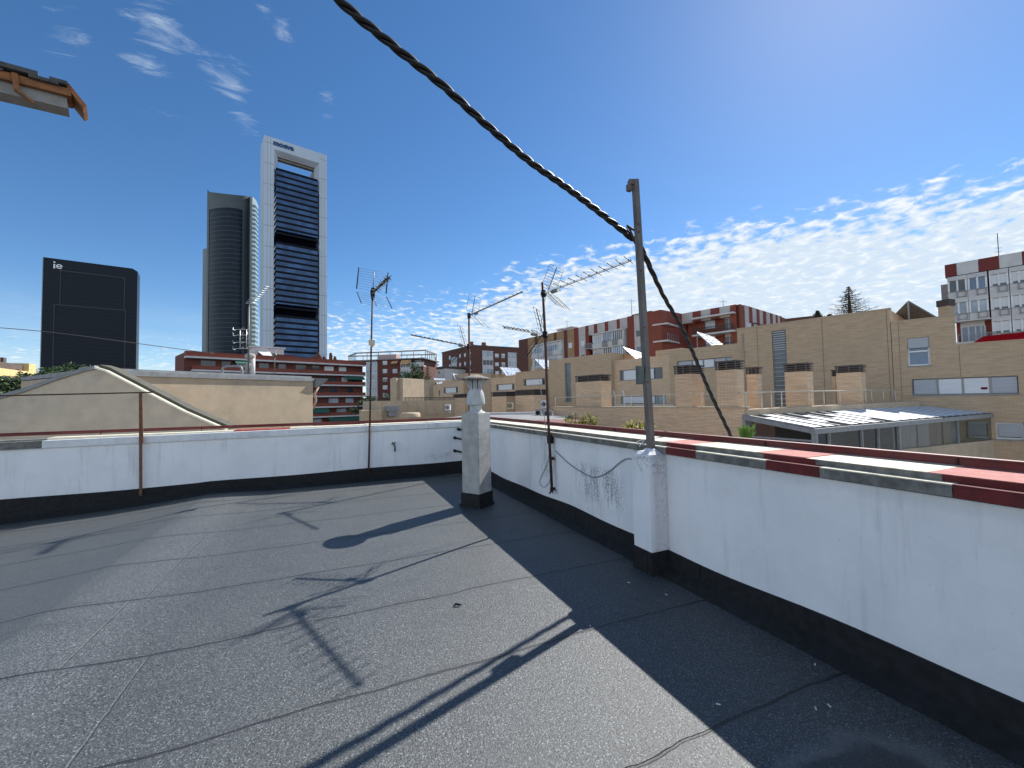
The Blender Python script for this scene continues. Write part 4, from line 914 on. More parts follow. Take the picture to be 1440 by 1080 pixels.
def linemat():
    m = bpy.data.materials.new('dark_teal_glass'); m.use_nodes = True; k = NT(m.node_tree); P = k.n('ShaderNodeNewGeometry').outputs['Position']; z = k.n('ShaderNodeSeparateXYZ', {0: P}).outputs[2]
    a = k.m('LESS_THAN', k.m('FRACT', k.m('DIVIDE', z, 4.3)), .14); nz = k.noise(P, .03, 3, .6); n5 = k.noise(k.n('ShaderNodeMapping', {'Vector': P, 'Scale': (.25, .25, .23)}).outputs[0], 1, 2, .8)
    c = k.mix(k.ss(nz, .3, .7), (.007, .014, .024), (.014, .027, .040)); c = k.mix(k.m('MULTIPLY', k.ss(n5, .55, .75), .4), c, (.03, .05, .065)); c = k.mix(k.m('MULTIPLY', a, .75), c, (.055, .08, .095))
    bs = k.n('ShaderNodeBsdfPrincipled', {'Base Color': c, 'Roughness': .25, 'Specular IOR Level': .12}); k.n('ShaderNodeOutputMaterial', {0: bs.outputs[0]}); return m
# --- dark curved tower
PH = onz(288.3, 267, 205.0); dT = (PH-EYE).dot(Vector((sin(YAW), cos(YAW), 0)))
ct = thing('office_tower', plan(318, dT), 'dark rounded glass tower left of the steel framed one', 'skyscraper')
c0, c1 = plan(288.5, dT), plan(347.5, dT+4); midp = (c0+c1)/2; nrm = Vector((EYE.x-midp.x, EYE.y-midp.y, 0)).normalized(); ch_ = c1-c0; ch_.z = 0
def arc(n, bul, a=0., b=1.): 
    return [c0+ch_*(a+(b-a)*i/n)+nrm*(bul*4*(a+(b-a)*i/n)*(1-(a+(b-a)*i/n))) for i in range(n+1)]
ar = arc(20, 9)
ztop = [205-.0*i for i in range(21)]
zc = [zz_at(288.5, 266.5, ar[0])] + [zz_at(288.5+59*i/20, 269.5+5*(i/20)**.8*1.4, ar[i]) for i in range(1, 21)]
back = [c1-nrm*34, c0-nrm*34]
g = MB(); allp = ar+back; g.prism([(p.x, p.y) for p in allp], GZ, zc+[zc[-1]-2, zc[0]-2]); g.build('facade', linemat(), ct)
g = MB(); zcr = zz_at(300, 293, ar[4])
out = [p+nrm*.6 for p in ar]; 
for i in range(20): g.face([Vector((out[i].x, out[i].y, zcr)), Vector((out[i+1].x, out[i+1].y, zcr)), Vector((out[i+1].x, out[i+1].y, zc[i+1]+.5)), Vector((out[i].x, out[i].y, zc[i]+.5))])
g.face([Vector((p.x, p.y, zc[min(i, 20)]+.5)) for i, p in enumerate(out)]+[Vector((p.x, p.y, zc[-1]-2)) for p in back]); g.build('crown', m_crown, ct)
g = MB()
for (a, b) in ((0, 1), (17, 20)):
    oo = [p+nrm*.55 for p in ar[a:b+1]]
    for i in range(len(oo)-1): g.face([Vector((oo[i].x, oo[i].y, GZ)), Vector((oo[i+1].x, oo[i+1].y, GZ)), Vector((oo[i+1].x, oo[i+1].y, zcr)), Vector((oo[i].x, oo[i].y, zcr))])
g.build('corner_strip', M('strip_cladding', (.05, .065, .072), None, 1, .5), ct)
# pale curved wing on the right, and lower wing on the left
e0 = plan(349.5, dT+2); e1 = plan(353.5, dT+3); e2 = plan(358.5, dT+7); e3 = plan(362, dT+15); e4 = plan(360, dT+40); e5 = plan(345, dT+40)
zs_ = [zz_at(352, 275, e0), zz_at(353, 276, e1), zz_at(358, 281, e2), zz_at(362, 290, e3), 180, 190]
g = MB(); g.prism([(p.x, p.y) for p in (e0, e1, e2, e3, e4, e5)], GZ, zs_); wing = g.build('glass_wing', M('pale_teal_glass', (.22, .30, .31), (.30, .38, .39), .05, .35), ct)
g = MB()
for f in range(48):
    zz_ = 190-f*4.3
    for (p, q) in ((e1, e2), (e2, e3)):
        a = p.lerp(q, .12)+nrm*.5; b = q+nrm*.5; g.face([Vector((a.x, a.y, zz_)), Vector((b.x, b.y, zz_)), Vector((b.x, b.y, zz_+2.1)), Vector((a.x, a.y, zz_+2.1))])
g.build('window_band', M('dim_teal_band', (.06, .10, .11), None, 1, .2), wing)
g = MB(); a, b = plan(347.6, dT+1), plan(349.6, dT+1); g.prism([(a.x, a.y), (b.x, b.y), (b-nrm*6).to_tuple()[:2], (a-nrm*6).to_tuple()[:2]], GZ, zz_at(348, 277, a)); g.build('groove', m_darkin, ct)
a, b = plan(283, dT+12), plan(290, dT+10); g = MB(); g.prism([(a.x, a.y), (b.x, b.y), (b-nrm*20).to_tuple()[:2], (a-nrm*20).to_tuple()[:2]], GZ, zz_at(285, 350, a)); g.build('side_wing', M('teal_side', (.05, .09, .11), (.07, .11, .13), .05, .3), ct)

# --- dark slab tower with letters
IH = 160.0; a, b = onz(61.2, 361.5, IH), onz(186, 377.5, IH); T3 = Fr(a, b)
it = thing('office_tower', T3.P(T3.L/2, 0, GZ), 'broad dark slab tower at far left with white letters in its corner', 'skyscraper')
uE = T3.U(190.3); zch = T3.Z(190.5, 381.5)
g = MB(); P = T3.P; fcs = [(0, GZ), (uE, GZ), (uE, zch), (T3.L, IH), (0, IH)]
F0 = [P(u, 0, q) for u, q in fcs]; F1 = [P(u, -22, q) for u, q in fcs]; g.face(F0); g.face(F1[::-1])
for i in range(5): j_ = (i+1) % 5; g.face([F0[j_], F0[i], F1[i], F1[j_]])
def slabmat():
    m = bpy.data.materials.new('near_black_glass'); m.use_nodes = True; k = NT(m.node_tree); uv = k.n('ShaderNodeTexCoord').outputs['UV']; sp = k.n('ShaderNodeSeparateXYZ', {0: uv})
    a = k.m('LESS_THAN', k.m('FRACT', k.m('DIVIDE', sp.outputs[1], 4.2)), .2); b = k.m('LESS_THAN', k.m('FRACT', k.m('DIVIDE', sp.outputs[0], 1.6)), .2)
    nz = k.noise(k.n('ShaderNodeMapping', {'Vector': uv, 'Scale': (.6, .24, 1)}).outputs[0], 1, 2, .8)
    c = k.mix(k.m('MULTIPLY', k.m('MAXIMUM', a, b), .6), (.009, .013, .021), (.019, .026, .036)); c = k.mix(k.m('MULTIPLY', k.ss(nz, .5, .8), .5), c, (.022, .034, .044))
    bs = k.n('ShaderNodeBsdfPrincipled', {'Base Color': c, 'Roughness': .35, 'Specular IOR Level': .12}); k.n('ShaderNodeOutputMaterial', {0: bs.outputs[0]}); return m
g.build('facade', slabmat(), it)
g = MB(); g.fb(T3, -.6, 0, -22, .3, GZ, IH); g.build('edge_fin', M('pale_edge', (.25, .32, .36), None, 1, .5), it)
for (x0_, y0_, x1_, y1_) in ((80, 379, 173, 429), (72, 427, 175, 520)):
    ua, ub = T3.U(x0_), T3.U(x1_); za, zb = T3.Z(x0_, y0_), T3.Z(x0_, y1_) if y1_ < 500 else GZ; g = MB()
    g.fb(T3, ua, ub, 0, .5, za-1.2, za); g.fb(T3, ub-1, ub, 0, .5, zb, za-1.2); g.fb(T3, ua, ua+.8, 0, .4, zb, za-1.2); g.build('panel_frame', M('slate_frame', (.013, .019, .026), None, 1, .5), it)
g = MB(); ua, ub, za, zb = T3.U(70.3), T3.U(83), T3.Z(76, 377.5), T3.Z(76, 367.5); hh = zb-za; w_ = (ub-ua)
g.fb(T3, ua, ua+w_*.2, 0, .6, za, za+hh*.62); g.fb(T3, ua, ua+w_*.2, 0, .6, za+hh*.78, zb)
cu, cz2, rr_ = ua+w_*.67, za+hh*.33, hh*.26
g.tube([T3.P(cu+cos(a)*rr_, .4, cz2+sin(a)*rr_) for a in [radians(q) for q in range(0, 326, 13)]], hh*.085, 6)
g.fb(T3, cu-rr_, cu+rr_, 0, .5, cz2-hh*.06, cz2+hh*.07); g.build('lettering', m_logow, it)

# ================================================================ MID-DISTANCE APARTMENT BLOCKS
# --- long balcony block
BH = 13.0
a, b = onz(261, 498, BH), onz(515, 508, BH); b = plan(514, 121); K = Fr(a, b)
bk_ = thing('apartment_block', K.P(K.L/2, 0, GZ), 'long dark red block of stacked balconies below the towers', 'building')
zroof = [K.Z(480, y_) for y_ in (507.5, 513.7, 528.3, 542.9, 558.2, 572.8, 586, 600, 614)]
g = MB(); g.fb(K, 0, K.L, -12, -1.6, GZ, zroof[0]); g.build('wall', b_red, bk_)
g = MB(); g.fb(K, 0, K.L, -1.6, 0, zroof[1]+.3, zroof[0]+.25); g.build('roof_parapet', b_orange, bk_)
for i, zq in enumerate(zroof[1:]):
    g = MB(); g.fb(K, 0 if i < 1 else 1.2, K.L, -1.7, .25, zq, zq+.36); sl_ = g.build('balcony_slab', m_offw, bk_)
    if i >= 1:
        g = MB(); g.fb(K, 1.2, K.L, -.05, .12, zq+.36, zq+1.25); g.build('balcony_front', b_orange, bk_)
    # windows, doors and clutter in the dark recess
    u = 3.0
    while u < K.L-3:
        w_ = R.uniform(1.6, 2.8)
        if i < 7:
            z0q = zroof[i+2]+.36+ .1 if i+2 < len(zroof) else zq-2.6
            rr_ = R.random(); mm = g_pale if rr_ < .18 else (g_dark if rr_ < .84 else m_shutw)
            g = MB(); g.fb(K, u, u+w_, -1.6, -1.52, z0q, zq-.35); g.build('window', mm, bk_)
        u += w_+R.uniform(.8, 2.6)
for (p0, p1, y_, dz) in ((440, 462, 573.5, 1.2), (462, 515, 587, .9), (485, 512, 529, .9), (330, 352, 514, .8)):
    ua, ub = K.U(p0), K.U(p1); zq = K.Z(480, y_); g = MB(); P = K.P
    g.hexa([P(ua, -.2, zq-.05), P(ub, -.2, zq-.05), P(ub, .9, zq-dz), P(ua, .9, zq-dz), P(ua, -.2, zq), P(ub, -.2, zq), P(ub, .9, zq-dz+.06), P(ua, .9, zq-dz+.06)]); g.build('awning', m_awng, bk_)
zr_ = zroof[0]+.25
for (p0, p1, y0_, mm, dd) in ((361, 384, 487.5, m_offw, -3), (386, 407, 488, m_offw, -4), (368, 421, 497, b_red, -2.5), (451, 459, 499.5, b_red, -3)):
    g = MB(); u0_, u1_ = K.U(p0), K.U(p1); g.fb(K, u0_, u1_, dd-4, dd, zr_-.2, K.Z((p0+p1)/2, y0_)); 
    if mm is m_offw: g.fb(K, u0_-.4, u1_+.4, dd-4.2, dd+.3, K.Z((p0+p1)/2, y0_), K.Z((p0+p1)/2, y0_)+.35)
    g.build('penthouse', mm, bk_)
P = K.P; ua, ub = K.U(367), K.U(385); zq = K.Z(375, 493); g = MB(); g.hexa([P(ua, -2.9, zq), P(ub, -2.9, zq), P(ub, -1.0, zq-1.3), P(ua+.8, -1.0, zq-1.3), P(ua, -2.9, zq+.1), P(ub, -2.9, zq+.1), P(ub, -1.0, zq-1.2), P(ua+.8, -1.0, zq-1.2)]); lab(g.build('awning', m_offw, bk_), 'white sloping awning on the roof')
for p0 in (456, 464, 473.5, 479.5):
    u0_ = K.U(p0); g = MB(); zt_ = K.Z(p0, 494 if p0 in (456, 473.5) else 499); g.fb(K, u0_-.35, u0_+.35, -4, -3.3, zr_-.2, zt_-.9); g.lathe(P(u0_, -3.65, zt_-.9), [(.3, 0), (.55, .1), (.3, .35), (.45, .6), (.05, .9)], 8); g.build('chimney', b_brown, bk_)

# --- brick block with roof pergola
a = plan(514, 121); b = plan(593, 118); K2 = Fr(a, b)
b5 = thing('apartment_block', K2.P(K2.L/2, 0, GZ), 'red brick block with a steel pergola frame round its roof', 'building')
zt5 = K2.Z(560, 505.5); rows = [510.5, 522, 534, 545, 556, 567]
holes = []
for cx in (541.5, 555.5):
    for i, y_ in enumerate(rows):
        if cx > 550 and i == 0: continue
        u = K2.U(cx); z_ = K2.Z(cx, y_); holes.append((u-.75, u+.75, z_-.55, z_+.65))
uA, uB, uC, uD = K2.U(515.5), K2.U(532.5), K2.U(563.5), K2.U(579)
block(b5, K2, uB, uC, 12, zt5, b_red, holes)
for h in holes: window(b5, K2, h, glass=g_pale if R.random() < .6 else g_dark, split=2, shut=R.choice([0, 0, .4, .6]), shutm=m_shutw)
g = MB(); g.fb(K2, uC, K2.L, -12, -1.4, GZ, zt5); g.fb(K2, 0, uB, -12, -.4, GZ, zt5-.1); g.build('rear_wall', b_brown, b5)
def glazed(th, fr, u0, u1, ztop, zbot, step, dfront, frac=.45, glass=g_pale, nm=4, mat=None):
    """glazed balcony column: white spandrels, glass bands"""
    zq = ztop
    while zq-step > zbot:
        g = MB(); g.fb(fr, u0, u1, dfront-1.4, dfront, zq-step, zq-step*frac-.25); g.fb(fr, u0-.05, u1+.05, dfront-1.4, dfront+.05, zq-.25, zq)
        g.fb(fr, u0, u1, dfront-1.4, dfront-.12, zq-step*frac-.25, zq-.25)
        gb_ = g.build('glazed_balcony', mat or m_offw, th)
        g = MB(); g.fb(fr, u0+.1, u1-.1, dfront-.12, dfront-.05, zq-step*frac-.2, zq-.27); g.build('pane', glass if R.random() < .7 else g_dark, gb_)
        g = MB()
        for i in range(nm+1): 
            u = u0+.1+(u1-u0-.2)*i/nm; g.fb(fr, u-.05, u+.05, dfront-.05, dfront-.0, zq-step*frac-.25, zq-.25)
        g.build('mullion', m_white, gb_)
        zq -= step
sp5 = K2.Z(523, 510)-K2.Z(523, 521.8)
glazed(b5, K2, uA+.1, uB-.3, zt5-.4, GZ+2, sp5, .3, nm=4)
glazed(b5, K2, uC+.2, uD, K2.Z(571, 510), GZ+2, sp5, .4, nm=4)
zq = K2.Z(585, 514)
for i in range(8):
    g = MB(); g.fb(K2, uD, K2.L+.8, -1.4, .2, zq-i*sp5-.3, zq-i*sp5); g.fb(K2, uD, K2.L+.8, .05, .15, zq-i*sp5, zq-i*sp5+.95); g.build('balcony', b_brown if i else m_offw, b5)
    g = MB(); g.fb(K2, uD+.4, K2.L-.5, -1.4, -1.3, zq-i*sp5+.1, zq-i*sp5+2.3); g.build('window', g_dark, b5)
for (p0, p1, y_, o_) in ((552, 560.5, 508, .8), (565, 579, 506.5, 1.3)):
    ua, ub = K2.U(p0), K2.U(p1); zq = K2.Z(p0, y_); P = K2.P; g = MB(); g.hexa([P(ua, .1, zq-.06), P(ub, .1, zq-.06), P(ub, 1.0, zq-o_), P(ua, 1.0, zq-o_), P(ua, .1, zq), P(ub, .1, zq), P(ub, 1.0, zq-o_+.06), P(ua, 1.0, zq-o_+.06)]); g.build('awning', m_awn, b5)
g = MB(); g.fb(K2, uB-.5, K2.L+1, -12.2, .5, zt5, zt5+.25); g.fb(K2, -7.0, uB-.5, -12.2, .3, zt5-.1, zt5+.25); g.build('roof_slab', m_trimg, b5)
zp = K2.Z(550, 494.5); perg = MB(); P = K2.P
c1_, c2_, c3_, c4_ = P(K2.U(500), -.2, zp), P(K2.L+1.2, -.2, zp), P(K2.L+.5, -11, zp), P(K2.U(500)-6.5, -7, zp)
for p, q in ((c1_, c2_), (c2_, c3_), (c3_, c4_), (c4_, c1_)): 
    perg.beam(p, q, .3, .35)
    for i in range(6):
        r_ = p.lerp(q, i/6); perg.beam(Vector((r_.x, r_.y, zt5)), r_, .16, .16, up=(1, 0, 0))
perg.build('pergola', m_graysteel, b5)
g = MB(); ua, ub = K2.U(522), K2.U(549); g.fb(K2, ua, ub, -7, -4, zt5+.2, K2.Z(535, 496.5)); g.build('penthouse', M('pinkish_render', (.42, .30, .27), None, 1, .9), b5)

# --- low houses between, with dark conifer
a, b = plan(592, 150), plan(626, 140); K3 = Fr(a, b); lh = thing('apartment_block', K3.P(3, 0, GZ), 'low pale block with brown roof between two brick blocks', 'building')
zt_ = K3.Z(610, 519.5); hs = [(K3.U(p), K3.U(p+3.4), K3.Z(610, y_+4), K3.Z(610, y_)) for p in (602, 609, 616) for y_ in (523, 532)]
block(lh, K3, 0, K3.L, 10, zt_, m_offw, hs)
for h in hs: window(lh, K3, h, glass=g_dark, split=1)
g = MB(); g.fb(K3, -.6, K3.L+.5, -10.5, .8, zt_, zt_+.6); g.build('roof', m_roofbr, lh)
ts = plan(614, 170); g = MB(); zts = zz_at(614, 502, ts); g.tube([Vector((ts.x, ts.y, GZ)), Vector((ts.x, ts.y, zts))], .5, 6)
for q in range(4): g.beam(Vector((ts.x, ts.y, zts-2-q*1.3))-ax*1.2, Vector((ts.x, ts.y, zts-2-q*1.3))+ax*1.2, .9, .5)
tag(g.build('telecom_mast', m_offw, loc=(ts.x, ts.y, GZ)), 'pale telecom mast standing behind the low pale block', 'mast')

# --- brown brick block with corner
cr = onz(665, 487, 20.0); dC = 146.0
a, b, c = plan(622.5, dC+16), plan(665, dC-4), plan(733, dC+6)
K4, K5 = Fr(a, b), Fr(b, c)
bb5 = thing('apartment_block', Vector((b.x, b.y, GZ)), 'brown brick corner block with chimneys right of the pergola block', 'building')
ztb = K5.Z(665, 487)
h4 = []; h5 = []; stp = 12.2
for i in range(5):
    for p in (633, 0, 647.5, 654.5, 661.5):
        if not p: continue
        y_ = 496+stp*i+(665-p)*.16; u = K4.U(p); z_ = K4.Z(p, y_+1.5); h4.append((u-.8, u+.8, z_-.9, z_+.7))
    for p in (700, 709):
        u = K5.U(p); z_ = K5.Z(p, 500.5+stp*i); h5.append((u-.8, u+.8, z_-.8, z_+.8))
g = MB(); facade_wall(g, K4, 0, K4.L, GZ, ztb, h4); facade_wall(g, K5, 0, K5.L, GZ, ztb, h5)
A_, B2, C_ = K4.P(.1, -.18, 0), K4.P(K4.L, 0, 0), K5.P(K5.L-.1, -.18, 0); ib = (K4.P(K4.L, -.25, 0)+K5.P(0, -.25, 0))/2
D_ = K5.P(K5.L-.1, -14, 0); E_ = K4.P(.1, -14, 0)
g.prism([(p.x, p.y) for p in (A_, ib, C_, D_, E_)], GZ, ztb-.05); g.build('wall', b_brown, bb5)
g = MB(); g.fb(K4, -.2, K4.L, -.4, .15, ztb, ztb+.5); g.fb(K5, 0, K5.L+.2, -.4, .15, ztb, ztb+.5); g.build('cornice', m_roofbr, bb5)
for h in h4: window(bb5, K4, h, glass=g_pale, split=2, shut=R.choice([.3, .5, .8]), shutm=m_shutw)
for h in h5: window(bb5, K5, h, glass=g_pale, split=2, shut=R.choice([.3, .5, .8]), shutm=m_shutw)
glazed(bb5, K4, K4.U(636), K4.U(643.5), K4.Z(640, 502), GZ+2, 3.05, .2, nm=2, frac=.6)
glazed(bb5, K5, K5.U(679), K5.U(694), K5.Z(686, 493.5), GZ+2, 3.05, .3, nm=3, frac=.55)
glazed(bb5, K5, K5.U(715), K5.U(727), K5.Z(720, 496), GZ+2, 3.05, .3, nm=3, frac=.55)
for p, y_ in ((669.5, 479), (687.5, 480)):
    u = K5.U(p); g = MB(); zt_ = K5.Z(p, y_); g.fb(K5, u-.9, u+.9, -4, -2.5, ztb, zt_-1); g.fb(K5, u-.6, u+.6, -3.8, -2.7, zt_-1, zt_); g.build('chimney', b_orange, bb5)

# --- long striped block, wing 1
SH = 17.0
a, b = onz(731, 478, SH), onz(887, 445, SH); c = onz(935, 437, SH); S1 = Fr(a, b)
sb = thing('apartment_block', S1.P(S1.L/2, 0, GZ), 'long block with red and pale vertical stripes and glazed balconies, centre right', 'building')
# body
bkA = S1.P(0, -13, 0); P = S1.P
uC_ = S1.U(935)
g = MB(); g.fb(S1, 0, uC_, -13, -1.5, GZ, SH); g.build('wall', b_striper, sb)
def strip(fr, th, p0, p1, mat, d0, d1, z0, z1, name='wall_strip'):
    g = MB(); g.fb(fr, fr.U(p0), fr.U(p1)-.01, d0, d1, z0, z1); return g.build(name, mat, th)
for (p0, p1, mm) in ((731, 744, b_brown), (744, 749, b_ochre), (795, 800, b_brown), (800, 809.5, b_ochre), (809.5, 816, b_striper), (816, 825.5, b_stripew), (825.5, 830.5, b_striper), (887, 896.5, b_striper), (896.5, 905, b_stripew), (905, 935, b_orange)):
    strip(S1, sb, p0, p1, mm, -1.5, .0 if p0 < 880 else .35, GZ, SH)
# checkered roof parapet band
zb_ = S1.Z(843, 464.5)
ed = [749, 754, 758, 767, 772, 781, 785, 795]; 
for i, (p0, p1) in enumerate(zip(ed, ed[1:])): strip(S1, sb, p0, p1, b_brown if i % 2 else b_ochre, -1.5, .05, SH-2.1, SH, 'parapet_panel')
ed = [830.5, 838, 843, 853.5, 858.5, 870.5, 875, 887]
for i, (p0, p1) in enumerate(zip(ed, ed[1:])): strip(S1, sb, p0, p1, b_striper if i % 2 else b_stripew, -1.5, .05, SH-2.1, SH, 'parapet_panel')
stp = 3.0
for lvl in range(8):
    zt_ = SH-2.1-lvl*stp
    for (p0, p1, dd, nm, kind) in ((749, 767, .15, 3, 0), (767, 795, .9, 5, 1), (837, 851, .6, 3, 0), (851, 866, .6, 4, 2), (866, 883, .9, 5, 2)):
        u0_, u1_ = S1.U(p0), S1.U(p1); g = MB()
        g.fb(S1, u0_, u1_, -1.5, dd, zt_-stp, zt_-stp+.95); g.fb(S1, u0_, u1_, -1.5, dd+.1, zt_-.22, zt_); g.fb(S1, u0_, u1_, -1.5, dd-.25, zt_-stp+.95, zt_-.22)
        gb_ = g.build('glazed_balcony', m_offw if R.random() < .8 else b_stripew, sb)
        wide = .8 if kind == 2 else .55
        ua = u0_+(u1_-u0_)*(1-wide)/2; ub = u1_-(u1_-u0_)*(1-wide)/2
        g = MB(); g.fb(S1, ua, ub, dd-.25, dd-.16, zt_-stp+1.05, zt_-.3 if kind == 2 else zt_-.9); g.build('pane', R.choice([g_blue, g_dark, g_pale, g_blue]), gb_)
        g = MB()
        for i in range(nm+1): u = ua+(ub-ua)*i/nm; g.fb(S1, u-.05, u+.05, dd-.16, dd-.1, zt_-stp+1.0, zt_-.25)
        g.build('mullion', m_white, gb_)
        if kind: 
            g = MB(); uu0 = u0_+(u1_-u0_)*.15; uu1 = u0_+(u1_-u0_)*.6
            for i in range(9): u = uu0+(uu1-uu0)*i/8; g.fb(S1, u-.03, u+.03, dd+.25, dd+.3, zt_-stp+.1, zt_-stp+1.1)
            g.fb(S1, uu0, uu1, dd+.23, dd+.32, zt_-stp+1.1, zt_-stp+1.17); g.fb(S1, uu0, uu1, dd, dd+.32, zt_-stp, zt_-stp+.1); g.build('railing', m_graysteel, gb_)
    # open balcony bay with dark recess
    u0_, u1_ = S1.U(828), S1.U(838)
    g = MB(); g.fb(S1, u0_, u1_, -1.5, .9, zt_-stp, zt_-stp+.2)
    for i in range(10): u = u0_+(u1_-u0_)*i/9; g.fb(S1, u-.03, u+.03, .8, .85, zt_-stp+.2, zt_-stp+1.1)
    g.fb(S1, u0_, u1_, .78, .88, zt_-stp+1.1, zt_-stp+1.18); g.build('balcony', m_graysteel, sb)
    for p in (818.5, 898.5, 801):
        u = S1.U(p); h = (u+.1, u+1.2, zt_-stp+1.0, zt_-.9); g = MB(); dfr = .0 if p < 880 else .35
        g.fb(S1, h[0], h[1], dfr, dfr+.04, h[2], h[3]); w_ = g.build('window', R.choice([g_dark, m_shutw, g_blue]), sb)
        g = MB(); g.fb(S1, h[0]-.08, h[1]+.08, dfr, dfr+.07, h[2]-.1, h[2]); g.build('sill', m_offw, w_)
for (p0, p1, y_) in ((771, 778, 460), (783, 791, 457.5), (838, 842, 451), (863, 872, 446), (874, 878, 446)):
    g = MB(); g.fb(S1, S1.U(p0), S1.U(p1), -5, -3.4, SH, S1.Z((p0+p1)/2, y_)-.25); g.fb(S1, S1.U(p0)-.25, S1.U(p1)+.25, -5.2, -3.2, S1.Z((p0+p1)/2, y_)-.25, S1.Z((p0+p1)/2, y_)); g.build('chimney', m_offw if p0 < 800 else b_red, sb)
g = MB(); g.fb(S1, S1.U(878), S1.U(905), -9, -3, SH, SH+1.0); g.build('roof_box', b_red, sb)

# wing return (faces left-camera), between 935 and 986
a, b = onz(935, 437, SH), onz(988, 448, SH); b = plan(990, 88); a = Vector((a.x, a.y, 0)); S2 = Fr(S1.P(uC_, .35, 0), b)
sb2 = thing('apartment_block', S2.P(S2.L/2, 0, GZ), 'striped block wing with open balconies right of the plain red wall', 'building')
zS2 = SH
g = MB(); g.fb(S2, 3.2, S2.L, -7, -1.6, GZ, zS2-.3); g.fb(S2, 1.2, 3.3, -3, -1.62, GZ, zS2-.35); g.build('wall', b_striper, sb2)
ed = [935, 943, 951, 958, 965, 973, 988]
for i, (p0, p1) in enumerate(zip(ed, ed[1:])): strip(S2, sb2, p0, p1, b_striper if i % 2 == 0 else b_stripew, -1.6, 0, zS2-2.4, zS2, 'parapet_panel')
for lvl in range(7):
    zt_ = zS2-2.4-lvl*3.0
    g = MB(); g.fb(S2, 0, S2.L-.5, -1.6, 1.1, zt_-.25, zt_); g.build('balcony_slab', m_offw, sb2)
    u1_ = S2.L-.5; g = MB(); 
    for i in range(26): u = .1+(u1_-.2)*i/25; g.fb(S2, u-.03, u+.03, 1.0, 1.05, zt_-3, zt_-1.95)
    g.fb(S2, 0, u1_, .98, 1.07, zt_-1.95, zt_-1.86); g.build('railing', m_graysteel, sb2)
    for i in range(3):
        ua = 1.0+i*(u1_-1)/3; g = MB(); g.fb(S2, ua, ua+1.7, -1.6, -1.52, zt_-2.9, zt_-.7); w_ = g.build('window', R.choice([g_dark, g_blue, m_shutw]), sb2)
        g = MB(); g.fb(S2, ua+.8, ua+.88, -1.52, -1.47, zt_-2.9, zt_-.7); g.build('frame', m_white, w_)
# wing 2: corner at 1040
SH2 = SH
a, b, c = onz(962, 440.5, SH2), onz(1040, 427, SH2), onz(1105, 447, SH2)
S3, S4 = Fr(a, b), Fr(b, c)
sb3 = thing('apartment_block', Vector((b.x, b.y, GZ)), 'red striped corner block with long balconies above the beige brick roofs', 'building')
D3, E3 = S4.P(S4.L, -12, 0), S3.P(0, -12, 0)
g = MB(); Ai, Ci = S3.P(0, -1.4, 0), S4.P(S4.L, -.1, 0); cI = S3.P(S3.L-1.5, -1.4, 0)
g.prism([(p.x, p.y) for p in (Ai, cI, S4.P(.0, -.02, 0), Ci, D3, E3)], GZ, SH2-.05); g.build('wall', b_orange, sb3)
ed = [962, 978, 990, 1003.5, 1016.5, 1031.5, 1040]
for i, (p0, p1) in enumerate(zip(ed, ed[1:])): strip(S3, sb3, p0, p1, b_striper if i % 2 == 1 else b_stripew, -1.4, 0, SH2-1.9, SH2, 'parapet_panel') if i < 5 else strip(S3, sb3, p0, p1, b_orange, -1.4, -.0, GZ, SH2, 'parapet_panel')
ed = [1052, 1057.5, 1062.5, 1068, 1072.5, 1077, 1082, 1087, 1091, 1095, 1098, 1101, 1104]
for i, (p0, p1) in enumerate(zip(ed, ed[1:])): strip(S4, sb3, p0, p1, b_stripew if i % 2 == 0 else b_striper, -1, .06, SH2-2.6 if i else GZ, SH2, 'parapet_panel')
for lvl in range(6):
    zt_ = S3.Z(1037, 438.5)-lvl*3.05
    ua, ub = S3.U(979.5), S3.U(1039.5)
    g = MB(); g.fb(S3, ua, ub, -1.4, 1.0, zt_-.28, zt_); g.build('balcony_slab', m_offw, sb3)
    for (p0, p1, kind) in ((991, 1005, 0), (1019, 1031, 1)):
        g = MB(); g.fb(S3, S3.U(p0), S3.U(p1), -1.4, -1.32, zt_-2.9 if kind else zt_-2.0, zt_-.75); w_ = g.build('window', g_dark if kind else g_pale, sb3)
        g = MB(); um = (S3.U(p0)+S3.U(p1))/2; g.fb(S3, um-.06, um+.06, -1.32, -1.25, zt_-2.9 if kind else zt_-2.0, zt_-.75); g.fb(S3, S3.U(p0), S3.U(p1), -1.32, -1.25, zt_-.75, zt_-.3); g.build('frame', m_offw, w_)
    g = MB(); 
    for i in range(34): u = ua+.1+(ub-ua-.2)*i/33; g.fb(S3, u-.03, u+.03, .9, .95, zt_-3.05, zt_-2.05)
    g.fb(S3, ua, ub, .88, .97, zt_-2.05, zt_-1.96); g.build('railing', M('dark_railing', (.02, .02, .022), None, 1, .6), sb3)
    for (p0, p1, mm) in ((1052, 1059.5, m_offw), (1063, 1070, g_dark), (1070, 1080, g_blue), (1083, 1098, g_dark)):
        g = MB(); g.fb(S4, S4.U(p0), S4.U(p1), .06, .5 if mm is g_blue else .12, SH2-2.9-lvl*3.05-2.0, SH2-2.9-lvl*3.05); g.build('window', mm, sb3)
g = MB(); u0_, u1_ = S3.U(960), S3.U(967); g.fb(S3, u0_, u1_, -6, -4, SH2-.3, S3.Z(963, 435)); g.build('chimney', m_offw, sb3)
# low far roofs behind the right shoulder
a, b = plan(1100, 100), plan(1150, 96); K6 = Fr(a, b); g = MB(); zq = K6.Z(1125, 446); g.fb(K6, 0, K6.L, -8, 0, GZ, zq); tag(g.build('apartment_block', b_brown, loc=K6.P(0, 0, GZ)), 'low brown roofline peeping over the brick roof left of the conifer', 'building')

